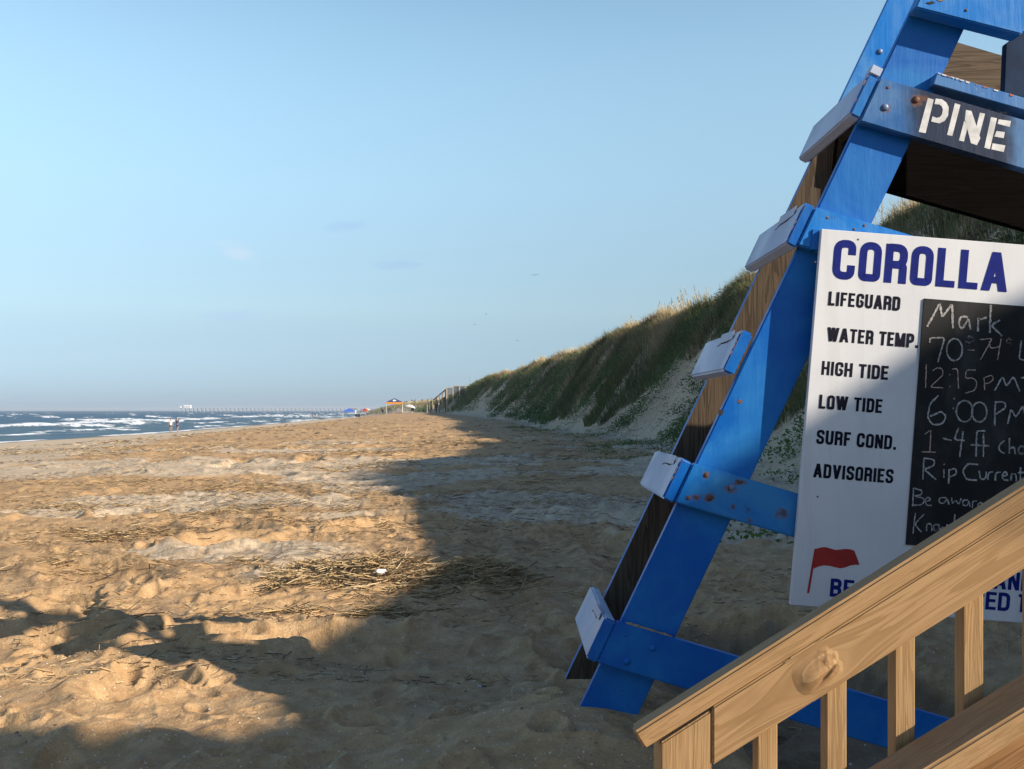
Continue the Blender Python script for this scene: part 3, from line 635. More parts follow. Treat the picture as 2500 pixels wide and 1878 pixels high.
# treads on the seaward side
def tread(x, y, rot=0, cut=False):
    c = P(x, y, 3.166); c = c-lv*.003
    o0 = c+nv*.0; dpt = Vector((0, .578, 0))
    sec = [(-.146, .0), (-.146, .040), (0, .040), (0, .0)]
    a = [o0+lv*s_+nv*t_ for s_, t_ in sec]
    mb = MB().poly(a, [v+dpt for v in a]); mb.bevel(.006, 2)
    for v in mb.bm.verts: v.co += Vector((random.uniform(-1, 1), 0, random.uniform(-1, 1)))*.0012
    o = mb.build('tread', WHITE_P, st); two_mat(o, BLUE, lambda p: abs(p.normal.y) > .75)
    # lifted flake of paint along the top corner
    if not cut:
        for rep in range(1):
            pts = [(.10, .004), (.12, -.022), (.25, -.036), (.42, -.034), (.50, -.042)]; m2 = MB(); prev = None
            for i in range(len(pts)-1):
                (s0, t0), (s1, t1) = pts[i], pts[i+1]; w0 = .0045*(1-i*.18)
                q = [o0+dpt*s0+lv*(t0-.002)+nv*.0408, o0+dpt*s1+lv*(t1-.002)+nv*.0408, o0+dpt*s1+lv*(t1+w0)+nv*.0408, o0+dpt*s0+lv*(t0+w0)+nv*.0408]
                m2.poly(q, [v+nv*.0006 for v in q])
            m2.build('paint_crack', CRACK, o)
            q = [o0+dpt*.13+lv*-.030+nv*.0425, o0+dpt*.46+lv*-.034+nv*.0425, o0+dpt*.44+lv*-.002+nv*.049, o0+dpt*.12+lv*-.001+nv*.047]
            MB().poly(q, [v+nv*.0012 for v in q]).build('paint_flake', WHITE_P, o)
    else:
        q = [o0+nv*.004+lv*.001, o0+nv*.038+lv*.001, o0+nv*.038+lv*.001+Vector((0, .05, 0)), o0+nv*.004+lv*.001+Vector((0, .05, 0))]
        MB().poly([q[0]+lv*.004, q[1]+lv*.004, q[2]+lv*.004, q[3]+lv*.004], [v+lv*.030 for v in q]).build('bare_end', WHITE_P, o)
    # ragged edge where white paint gives way to bare wood at the near end
    m3 = MB(); t = -.14
    while t < -.008:
        if random.random() < .55: t += random.uniform(.006, .02); continue
        t2 = t+random.uniform(.008, .018); w0 = random.uniform(.0008, .003)
        q = [o0+lv*t+nv*.0402+Vector((0, -.0004, 0)), o0+lv*min(t2, -.006)+nv*.0402+Vector((0, -.0004, 0)), o0+lv*min(t2, -.006)+nv*(.0402-w0)+Vector((0, -.0004, 0)), o0+lv*t+nv*(.0402-w0*.4)+Vector((0, -.0004, 0))]
        m3.poly(q, [v+Vector((0, -.0006, 0)) for v in q]); t = t2+random.uniform(.0, .01)
    m3.build('worn_edge', PEEL, o)
    return o
for i, (x, y) in enumerate(((2150, 189), (1994, 504), (1840, 815), (1693, 1128), (1506, 1518))): tread(x, y, cut=(i == 0))
# bolts, nails, rust
def bolt(par, x, y, Y, r, mat, n=14):
    c = P(x, y, Y); mb = MB(); mb.ball((c.x, c.y, c.z), (r, r*.55, r), n); o = mb.build('bolt', mat, par, smooth=True)
def stain(par, x, y, Y, r, sx=1.0, mat=RUSTL, name='rust_stain'):
    pts = []
    for i in range(18):
        a = 2*math.pi*i/18; rr = r*random.uniform(.55, 1.15); pts.append(P(x+math.cos(a)*rr*sx, y+math.sin(a)*rr, Y))
    MB().poly(pts, [p+Vector((0, .0008, 0)) for p in pts]).build(name, mat, par)
bolt(g, 2148, 126, 3.695, .011, STEELB)
for (x, y, Y, r, m, par) in ((2161, 262, YB-.001, .0115, STEELB, pine), (2237, 243, YB-.001, .0115, RUST, pine), (2167, 214, YB, .005, RUST, pine), (1530, 1615, YB-.001, .012, BLUE, low_board), (1593, 1582, YB-.001, .012, BLUE, low_board), (1529, 1550, YB, .006, BLUE, low_board), (1787, 1190, YB, .010, STEELB, rust_board), (1733, 1216, YB, .009, RUST, rust_board), (1680, 1216, YB, .007, RUST, rust_board), (1724, 1160, YB, .008, RUST, rust_board)):
    bolt(par, x, y, Y, r, m)
for (x, y, Y) in ((2020, 532, YB), (2110, 551, YB), (2085, 560, YB), (2359, 25, 3.129)): bolt(st, x, y, Y, .0045, RUST)
stain(st, 2272, 7, 3.1285, 4, 3.4, CRACK, 'paint_chip'); stain(st, 2297, 0, 3.1285, 4, 2.4, PEEL, 'paint_chip')
stain(st, 1807, 980, 3.1985, 5, 1.2)
stain(st, 1760, 1006, 3.1985, 8, 1.0, CRACK, 'paint_chip')
# sand lying on the bottom board
mb = MB()
for i in range(40):
    t = random.random(); x = 1530+t*105; c = P(x, 1518+(x-1506)*.295-3, 3.18); mb.ball((c.x, c.y, c.z), (.010, .012, .0045*random.uniform(.5, 1.4)), 6, .2)
mb.build('sand_dusting', plain('dusting_sand', (.34, .25, .15), .95, .3, 80), low_board)
# stencilled letters
ctr = [0]
def px_poly(lst, conv, Y, mb):
    ctr[0] += 1; yy = Y-.00005*(ctr[0] % 23)-.0004
    pts = [P(*conv(a, b), yy) for a, b in lst]
    try: mb.bm.faces.new([mb.bm.verts.new(p) for p in pts])
    except ValueError: pass
def z4(a, b): return 1900+a*.2712, b*.2712
mb = MB()
for poly in (((1348, 882), (1400, 897), (1327, 1200), (1265, 1188)), ((1590, 930), (1640, 945), (1567, 1225), (1520, 1215)), ((1675, 1085), (1705, 1140), (1672, 1275), (1627, 1265)), ((1690, 990), (1740, 1000), (1820, 1245), (1788, 1308), (1735, 1290), (1680, 1075)), ((1815, 1015), (1862, 1025), (1812, 1215), (1782, 1150)), ((1915, 1055), (1970, 1065), (1905, 1345), (1855, 1330)), ((1985, 1075), (2095, 1090), (2085, 1145), (1975, 1115)), ((1965, 1180), (2040, 1190), (2030, 1245), (1945, 1230)), ((1930, 1290), (2045, 1310), (2030, 1370), (1918, 1345))):
    px_poly(poly, z4, YB, mb)
outer = [(1418, 888), (1475, 895), (1512, 922), (1535, 965), (1530, 1040), (1498, 1090), (1450, 1112), (1376, 1095)]; inner = [(1406, 938), (1450, 942), (1472, 958), (1482, 985), (1474, 1030), (1455, 1056), (1428, 1062), (1388, 1048)]
for i in range(7): px_poly((outer[i], outer[i+1], inner[i+1], inner[i]), z4, YB, mb)
mb.build('stencil_lettering', STENCIL, pine)
# worn white and red paint along the deck edge
mb = MB(); mr = MB(); x = 2290
while x < 2500:
    w_ = random.uniform(2, 12); y0 = 176+(x-2288)*.295
    px_poly(((x, y0+.5), (x+w_, y0+.5+w_*.295), (x+w_-1, y0+random.uniform(1, 5)+w_*.295), (x+1, y0+random.uniform(1, 6))), lambda a, b: (a, b), YB-.001, mb if random.random() < .75 else mr); x += w_+random.choice((0, 1, 3, 28, 14))
mb.build('worn_paint', STENCIL, bpy.data.objects['foot_deck']); mr.build('red_primer', plain('red_primer', (.45, .10, .05), .7), bpy.data.objects['foot_deck'])
settle(st)

# ------------------------------------------------------------------ notice board
YS = 3.13
def SG(u, v): return 2006+u-.083*v, 559+.0785*u+v
SWD = 600
sg = empty('notice_board', P(*SG(465, 918), YS), label='white beach notice board with blue heading and black chalk panel', cat='sign')
c = [P(*SG(u, v), YS) for u, v in ((0, 918), (SWD, 918), (SWD, 0), (0, 0))]
panel = board('panel', *c, (0, .02, 0), SIGN_W, sg, .0015, 1)
for (u0, u1) in ((12, 60),): 
    c = [P(*SG(u, v), YS+.021) for u, v in ((-22, 52), (60, 52), (60, 2), (-22, 2))]; board('batten', *c, (0, .036, 0), BLUE, sg, .002, 1)
c = [P(*SG(u, v), YS+.021) for u, v in ((550, 900), (590, 900), (590, 20), (550, 20))]; board('batten', *c, (0, .036, 0), BLUE, sg, .002, 1)
c = [P(*SG(u, v), YS-.0055) for u, v in ((268, 750), (570, 750), (566, 149), (262.8, 149))]
cb = board('chalkboard', *c, (0, .005, 0), CHALKB, sg, .0006, 1)
def arcpath(pts, r):
    out = [pts[0]]
    for i in range(1, len(pts)-1):
        p, q, s_ = (np.array(pts[i-1], float), np.array(pts[i], float), np.array(pts[i+1], float))
        a = p-q; b = s_-q; la = np.linalg.norm(a); lb = np.linalg.norm(b); rr = min(r, la*.5, lb*.5); a = a/la*rr; b = b/lb*rr
        for j in range(6):
            t = j/5; out.append(tuple(q+a*(1-t)**2+b*t*t))
    out.append(pts[-1]); return out
def stroke(mb, pts, w, conv, Y, closed=False, wf=None):
    pts = [np.array(p, float) for p in pts]
    q = [pts[0]]
    for p in pts[1:]:
        if np.linalg.norm(p-q[-1]) > 1e-3: q.append(p)
    pts = q; n = len(pts); ctr[0] += 1; yy = Y-.00005*(ctr[0] % 23)-.0004
    L_, R_ = [], []
    for i in range(n):
        if closed: a = pts[i]-pts[i-1]; b = pts[(i+1) % n]-pts[i]
        else: a = pts[i]-pts[max(i-1, 0)] if i else pts[1]-pts[0]; b = pts[min(i+1, n-1)]-pts[i] if i < n-1 else a
        a = a/(np.linalg.norm(a)+1e-9); b = b/(np.linalg.norm(b)+1e-9); t = a+b; t = t/(np.linalg.norm(t)+1e-9)
        nn = np.array((-t[1], t[0])); m = w/2/max(.55, abs(np.dot(nn, np.array((-a[1], a[0])))))
        if wf: m *= random.uniform(*wf)
        L_.append(pts[i]+nn*m); R_.append(pts[i]-nn*m)
    VL = [mb.bm.verts.new(P(*conv(*p), yy)) for p in L_]; VR = [mb.bm.verts.new(P(*conv(*p), yy)) for p in R_]
    for i in range(n if closed else n-1):
        j = (i+1) % n
        try: mb.bm.faces.new((VL[i], VL[j], VR[j], VR[i]))
        except ValueError: pass
G = {  # centre-line glyphs in a 0..1 box (x right, y up); 's' rounded stroke, 'o' closed, 'd' flat-cut diagonal
 'C': [('s', [(1, .66), (1, 1), (0, 1), (0, 0), (1, 0), (1, .34)])], 'O': [('o', [(0, 0), (0, 1), (1, 1), (1, 0)])],
 'G': [('s', [(1, .68), (1, 1), (0, 1), (0, 0), (1, 0), (1, .46)]), ('l', [(1.0, .46), (.5, .46)])],
 'R': [('l', [(0, -.5), (0, 1.5)]), ('s', [(0, 1), (1, 1), (1, .47), (0, .47)]), ('s', [(.5, .47), (1, .47), (1, -.5)])],
 'P': [('l', [(0, -.5), (0, 1.5)]), ('s', [(0, 1), (1, 1), (1, .42), (0, .42)])], 'D': [('l', [(0, -.5), (0, 1.5)]), ('s', [(0, 1), (1, 1), (1, 0), (0, 0)])],
 'B': [('l', [(0, -.5), (0, 1.5)]), ('s', [(0, 1), (.96, 1), (.96, .54), (0, .54)]), ('s', [(0, .5), (1, .5), (1, 0), (0, 0)])],
 'L': [('l', [(0, 1.5), (0, 0)]), ('l', [(-.5, 0), (1.3, 0)])], 'E': [('l', [(0, -.5), (0, 1.5)]), ('l', [(0, 0), (1.3, 0)]), ('l', [(0, .52), (1.15, .52)]), ('l', [(0, 1), (1.3, 1)])],
 'F': [('l', [(0, -.5), (0, 1.5)]), ('l', [(0, .50), (1.1, .50)]), ('l', [(0, 1), (1.3, 1)])], 'I': [('l', [(.5, -.5), (.5, 1.5)])],
 'T': [('l', [(.5, -.5), (.5, 1)]), ('l', [(-.5, 1), (1.5, 1)])], 'H': [('l', [(0, -.5), (0, 1.5)]), ('l', [(1, -.5), (1, 1.5)]), ('l', [(0, .5), (1, .5)])],
 'U': [('s', [(0, 1.5), (0, 0), (1, 0), (1, 1.5)])], 'A': [('d', (0, 0), (.5, 1)), ('d', (1, 0), (.5, 1)), ('l', [(.12, .24), (.88, .24)])],
 'V': [('d', (.5, 0), (0, 1)), ('d', (.5, 0), (1, 1))], 'N': [('l', [(0, -.5), (0, 1.5)]), ('l', [(1, -.5), (1, 1.5)]), ('d', (1, 0), (0, 1))],
 'M': [('l', [(0, -.5), (0, 1.5)]), ('l', [(1, -.5), (1, 1.5)]), ('d', (.5, 0), (0, 1)), ('d', (.5, 0), (1, 1))],
 'W': [('d', (.26, 0), (0, 1)), ('d', (.26, 0), (.5, 1)), ('d', (.74, 0), (.5, 1)), ('d', (.74, 0), (1, 1))],
 'S': [('s', [(1, .72), (1, 1), (0, 1), (0, .56), (1, .46), (1, 0), (0, 0), (0, .30)])], '.': [('dot',)], 'X': []}
WD = {'I': .2, 'L': .46, 'E': .47, 'F': .46, 'T': .50, 'A': .60, 'M': .70, 'W': .82, '.': .18, ' ': .24, 'V': .58}
def text(mb, s, u0, v0, h, width, wt=.185, only=None, gap=.085):
    adv = [WD.get(c, .53) for c in s]; tot = sum(adv)+gap*(len(s)-1); k = width/(tot*h); u = u0; t = wt*h
    for c, a in zip(s, adv):
        w_ = a*h*k
        if c in G:
            def cv(x, y):      # 0..1 centre-line box to the face of the board
                return SG(u+t/2+x*(w_-t), v0-t*.45-y*(h-t*.9))
            for e in G[c]:
                if e[0] in 'sol':
                    pts = []
                    for x, y in e[1]:
                        X_ = t/2+x*(w_-t); Y_ = t*.45+y*(h-t*.9)
                        pts.append((u+min(max(X_, 0 if x < -.2 else -1e9), w_ if x > 1.2 else 1e9), v0-min(max(Y_, 0), h)))
                    if e[0] == 's': pts = arcpath(pts, min(w_, h)*.40)
                    if e[0] == 'o':
                        m0 = ((pts[0][0]+pts[-1][0])/2, pts[0][1]); pts = arcpath([m0]+pts+[m0], min(w_, h)*.40)[:-1]
                        stroke(mb, pts, t*.97, SG, YS, closed=True)
                    else: stroke(mb, pts, t*(.85 if (e[0] == 'l' and abs(pts[0][1]-pts[-1][1]) < .1) else 1), SG, YS)
                elif e[0] == 'd':
                    (xa, ya), (xb, yb) = e[1], e[2]; hw = t*.56
                    xa = u+t*.5+xa*(w_-t); xb = u+t*.5+xb*(w_-t)
                    px_poly([(xa-hw, v0-ya*h), (xa+hw, v0-ya*h), (xb+hw, v0-yb*h), (xb-hw, v0-yb*h)], SG, YS, mb)
                elif e[0] == 'dot': px_poly([(u+w_*.1, v0), (u+w_*.1+t, v0), (u+w_*.1+t, v0-t), (u+w_*.1, v0-t)], SG, YS, mb)
        u += w_+gap*h*k
def lettering(items, mat, par):
    mb = MB()
    for it in items: text(mb, *it)
    return mb.build('lettering', mat, par)
lettering([('COROLLA', 34, 118, 95, 427, .20)], NAVY, panel)
for it in (('LIFEGUARD', 31, 184, 34, 175), ('WATER TEMP.', 35, 271, 34, 221), ('HIGH TIDE', 28, 354, 34, 163), ('LOW TIDE', 29, 436, 34, 154), ('SURF COND.', 29.5, 522, 34, 194), ('ADVISORIES', 29, 604, 34, 195)): lettering([it+(.20,)], BLACKL, panel)
lettering([('RED FLAG AND', 238, 840, 44, 345, .2), ('BEACH', 93, 890, 44, 158, .2), ('CLOSED', 342, 892, 44, 190, .2), ('TO', 552, 892, 44, 44, .2)], NAVY, panel)
def z3(a, b): return 1350+a*.5199, 1050+b*.5199
mb = MB(); px_poly([(1228, 560), (1243, 556), (1262, 551), (1280, 550), (1303, 556), (1325, 563), (1345, 562), (1372, 558), (1395, 560), (1415, 566), (1428, 600), (1440, 634), (1420, 633), (1395, 637), (1372, 646), (1350, 650), (1325, 645), (1300, 638), (1270, 636), (1245, 642), (1224, 652)], z3, YS, mb)
px_poly([(1228, 558), (1238, 558), (1204, 764), (1199, 768), (1193, 764)], z3, YS-.0003, mb); mb.build('red_flag_mark', REDF, panel)
for (x, y) in ((2095, 585), (1996, 1213), (1990, 640)): bolt(panel, x, y, YS, .0032, RUST)
# chalk writing
def z1(a, b): return 1900+a*.4211, 800+b*.4211
def z2(a, b): return 1600+a*.4211, 450+b*.4211
def chalk(lines, conv, mat, w=8, name='chalk_writing'):
    mb = MB()
    for l in lines:
        if len(l) == 1: l = [l[0], (l[0][0]+5, l[0][1]+6)]
        if len(l) > 2: l = arcpath(l, 18)
        l2 = []
        for i in range(len(l)-1):
            a = np.array(l[i], float); b = np.array(l[i+1], float); m = max(1, int(np.linalg.norm(b-a)/9))
            for j in range(m): l2.append(tuple(a+(b-a)*j/m+rng.normal(0, .7, 2)))
        l2.append(l[-1]); stroke(mb, l2, w, conv, YS-.0058, wf=(.55, 1.15))
    mb.build(name, mat, cb)
def ell(cx, cy, rx, ry, n=18): return [(cx+math.sin(2*math.pi*i/n)*rx, cy-math.cos(2*math.pi*i/n)*ry) for i in range(n+1)]
chalk([[(1575, 825), (1650, 690), (1662, 772), (1720, 695), (1725, 835)], [(1812, 772), (1770, 765), (1755, 812), (1780, 842), (1815, 778), (1828, 842)], [(1870, 852), (1872, 778), (1885, 785), (1922, 772)], [(1945, 700), (1938, 862)], [(1998, 788), (1946, 818), (2010, 880)]], z2, CHALK, 13)
chalk([[(878, 88), (880, 60), (965, 58), (925, 200)], ell(1022, 128, 46, 64), ell(1108, 70, 21, 18), [(1030+225, 365), (1300, 282), (1322, 342), (1365, 282), (1400, 370)], [(1405, 292), (1428, 290)],
       [(928, 395), (880, 440), (865, 520), (895, 565), (950, 560), (975, 515), (945, 485), (880, 515)], [(1018, 410)], [(1012, 465)], ell(1080, 485, 48, 62), ell(1166, 490, 44, 58), [(1258, 430), (1255, 570)], [(1255, 432), (1310, 430), (1322, 462), (1262, 502)], [(1330, 560), (1350, 470), (1376, 522), (1422, 450), (1440, 560)],
       [(955, 642), (1005, 655)], [(1045, 580), (1020, 650), (1080, 655)], [(1072, 600), (1052, 752)], [(1202, 600), (1150, 598), (1147, 748)], [(1115, 680), (1222, 686)], [(1190, 612), (1190, 750)], [(1312, 655), (1280, 680), (1280, 715), (1312, 730)], [(1340, 640), (1340, 730)], [(1340, 702), (1368, 690), (1374, 735)], ell(1412, 710, 20, 22),
       [(845, 755), (838, 882)], [(845, 757), (905, 765), (905, 800), (845, 822), (915, 882)], [(960, 822), (960, 870)], [(960, 790)], [(990, 820), (988, 905)], [(990, 825), (1030, 815), (1035, 850), (992, 866)], [(1160, 795), (1100, 788), (1068, 830), (1090, 880), (1152, 886)], [(1165, 830), (1172, 882), (1204, 875), (1206, 835)], [(1215, 882), (1218, 842), (1245, 836)], [(1258, 886), (1260, 842), (1290, 838)], [(1298, 865), (1330, 855), (1320, 833), (1298, 850), (1302, 882), (1336, 886)], [(1350, 886), (1352, 845), (1378, 850), (1380, 892)], [(1405, 810), (1402, 896)], [(1388, 842), (1425, 840)]], z1, CHALK, 10)
chalk([[(785, 930), (780, 1030)], [(785, 930), (836, 945), (830, 970), (785, 977), (850, 990), (840, 1026), (775, 1032)], [(850, 1010), (885, 1000), (870, 980), (850, 1000), (860, 1032), (890, 1030)], [(975, 985), (935, 985), (930, 1015), (965, 1020), (978, 985), (990, 1026)], [(1005, 985), (1010, 1025), (1030, 995), (1046, 1030), (1060, 990)], [(1100, 1000), (1070, 1000), (1068, 1030), (1098, 1035), (1105, 1000), (1112, 1040)], [(1125, 1046), (1128, 1005), (1152, 1005)], [(1155, 1035), (1186, 1030), (1175, 1010), (1155, 1025), (1160, 1056), (1186, 1058)],
       [(795, 1075), (780, 1195)], [(846, 1080), (790, 1140), (830, 1186)], [(860, 1180), (862, 1135), (890, 1140), (890, 1180)], ell(915, 1160, 16, 19), [(932, 1140), (938, 1180), (955, 1150), (968, 1180), (980, 1140)], [(1025, 1080), (1020, 1150), (1052, 1142)]], z1, CHALK, 8)
chalk([[(1098, 130), (1136, 131)], [(1170, 70), (1242, 62), (1172, 186)], [(1225, 80), (1228, 122), (1285, 110)], [(1292, 65), (1272, 188)], ell(1336, 78, 12, 16), [(858, 215), (855, 348)], [(895, 252), (920, 230), (955, 240), (955, 275), (880, 346), (955, 350)], [(992, 270)], [(993, 338)], [(1008, 240), (1040, 236), (1045, 356)], [(1146, 246), (1090, 245), (1085, 296), (1130, 290), (1155, 320), (1140, 365), (1085, 380)], [(1192, 290), (1198, 360)], [(1195, 290), (1236, 275), (1250, 296), (1230, 320), (1198, 326)], [(850, 620), (885, 590), (880, 720)], [(832, 720), (912, 722)]], z1, CHALK_P, 6)
chalk([[(2122, 905), (2108, 1015), (2140, 1020)]], z2, CHALK, 9)
settle(sg)

# ------------------------------------------------------------------ stair railing
TH = math.atan(.631); YR = 1.70; PM = YR/F
R0 = P(1545, 1786, YR)
def RL(x, y):                                      # photograph point to the railing's own sloping frame
    d = P(x, y, YR)-R0; return (d.x*math.cos(TH)+d.z*math.sin(TH), -d.x*math.sin(TH)+d.z*math.cos(TH))
kx, kz = RL(2003, 1640)
PINE_L, PINE_D = (.37, .24, .125), (.22, .128, .06)
PINE = wood_mat('new_pine', PINE_L, PINE_D, 'X', 60, amt=.5); PINEK = wood_mat('knotty_pine', PINE_L, PINE_D, 'X', 34, (kx, kz), amt=.6); PINEZ = wood_mat('pine_upright', (.38, .25, .13), (.23, .137, .064), 'Z', 50, amt=.5)
rail = empty('stair_railing', P(1678, 1990, YR), label='new yellow pine stair railing with sloping handrail and square balusters', cat='railing')
RM = Matrix.Translation(R0) @ Matrix.Rotation(-TH, 4, 'Y')
def rpart(name, mb, mat, roll=0.0):
    o = mb.build(name, mat, rail); o.matrix_world = Matrix.Identity(4)
    o.matrix_parent_inverse = Matrix.Translation(-rail.location); o.matrix_basis = RM @ Matrix.Rotation(roll, 4, 'X'); return o
mb = MB().box(0, 1.75, 0, .042, -.0385, -.003); mb.bevel(.005, 2); rpart('handrail', mb, PINE, math.radians(2))
zt = -.0405
def edge_at(px_x, z_):                             # local x where the vertical px_x line meets local z
    x0, z0 = RL(px_x, 1786); dx, dz = math.sin(TH), math.cos(TH); t = (z_-z0)/dz; return x0+dx*t
mb = MB(); f = [(edge_at(1741, zt), zt), (1.75, zt), (1.75, zt-.086), (edge_at(1741, zt-.086), zt-.086)]
mb.poly([Vector((x, .006, z)) for x, z in f], [Vector((x, .044, z)) for x, z in f]); mb.bevel(.0035, 2); sb = rpart('side_board', mb, PINEK)
# burl on the side board
def burl():
    mb = MB()
    bmesh.ops.create_grid(mb.bm, x_segments=90, y_segments=60, size=1)
    for v in mb.bm.verts:
        x = v.co.x*.062; z = v.co.y*.046; X0, Z0 = x, z; r1 = math.exp(-((x+.012)/.026)**2-((z+.004)/.017)**2*1.2); edge = (1-min(1, abs(v.co.x))**4)*(1-min(1, abs(v.co.y))**4)
        r2 = math.exp(-((x-.026)/.018)**2-((z-.006)/.022)**2)
        n_ = float(fbm(x*120, z*120, 501, 4)); n2 = float(fbm(x*45+z*40, z*300, 503, 3))
        ms = math.exp(-((x+.004)/.043)**4-((z-.002)/.031)**4)
        hgt = .0085*r1**.8+(.004*r2*(1+1.2*n_)+.0016*n2*(r2+.4*r1))+.0050*ms*(1+.15*n2)
        crack = math.exp(-((z+.012-.3*x)/.0022)**2)*math.exp(-((x-.006)/.02)**2)
        v.co = Vector((x*1.15+kx, .0078-.78*hgt*ms+.009*crack*ms, z*1.15+kz)); v.tag = ms < .10
    bmesh.ops.delete(mb.bm, geom=[v for v in mb.bm.verts if v.tag], context='VERTS')
    o = mb.build('knot', PINEK, sb, smooth=True); return o
burl()
mb = MB(); w0, w1 = P(1615, 1818, YR), P(1740, 1737, YR)
mb.poly([Vector((w0.x, YR+.008, -1.6)), Vector((w1.x, YR+.008, -1.6)), Vector((w1.x, YR+.008, w1.z)), Vector((w0.x, YR+.008, w0.z))], [Vector((w0.x, YR+.097, -1.6)), Vector((w1.x, YR+.097, -1.6)), Vector((w1.x, YR+.097, w1.z)), Vector((w0.x, YR+.097, w0.z))])
mb.bevel(.003, 2); o = mb.build('post', PINEZ, rail); o.matrix_parent_inverse = Matrix.Translation(-rail.location)
YBL = 1.748; bw = .036
for i, x in enumerate((1849, 2018, 2185, 2352, 2520, 2688, 2856)):
    a = P(x, 1727-(x-1740)*.631+75, YBL); lo = a.z-.62
    mb = MB().box(a.x, a.x+bw, YBL, YBL+bw, lo, a.z+.045); mb.bevel(.002, 1)
    o = mb.build('baluster', PINEZ, rail); o.matrix_parent_inverse = Matrix.Translation(-rail.location)
e0 = P(2500, 1731, 1.62); bl = Matrix.Translation(e0) @ Matrix.Rotation(-TH+math.radians(.8), 4, 'Y')
mb = MB().box(-.62, .9, 0, .105, -.040, 0); mb.bevel(.005, 3); o = mb.build('bottom_rail', PINE, rail); o.matrix_parent_inverse = Matrix.Translation(-rail.location); o.matrix_basis = bl
mb = MB().box(-.60, .9, .045, .083, -.27, -.042); mb.bevel(.003, 1); o = mb.build('stringer', wood_mat('shade_brown_pine', (.30, .17, .08), (.16, .08, .035), 'X', 36), rail); o.matrix_parent_inverse = Matrix.Translation(-rail.location); o.matrix_basis = bl  # stringer pine coloured darker to suggest the shadow below the rail
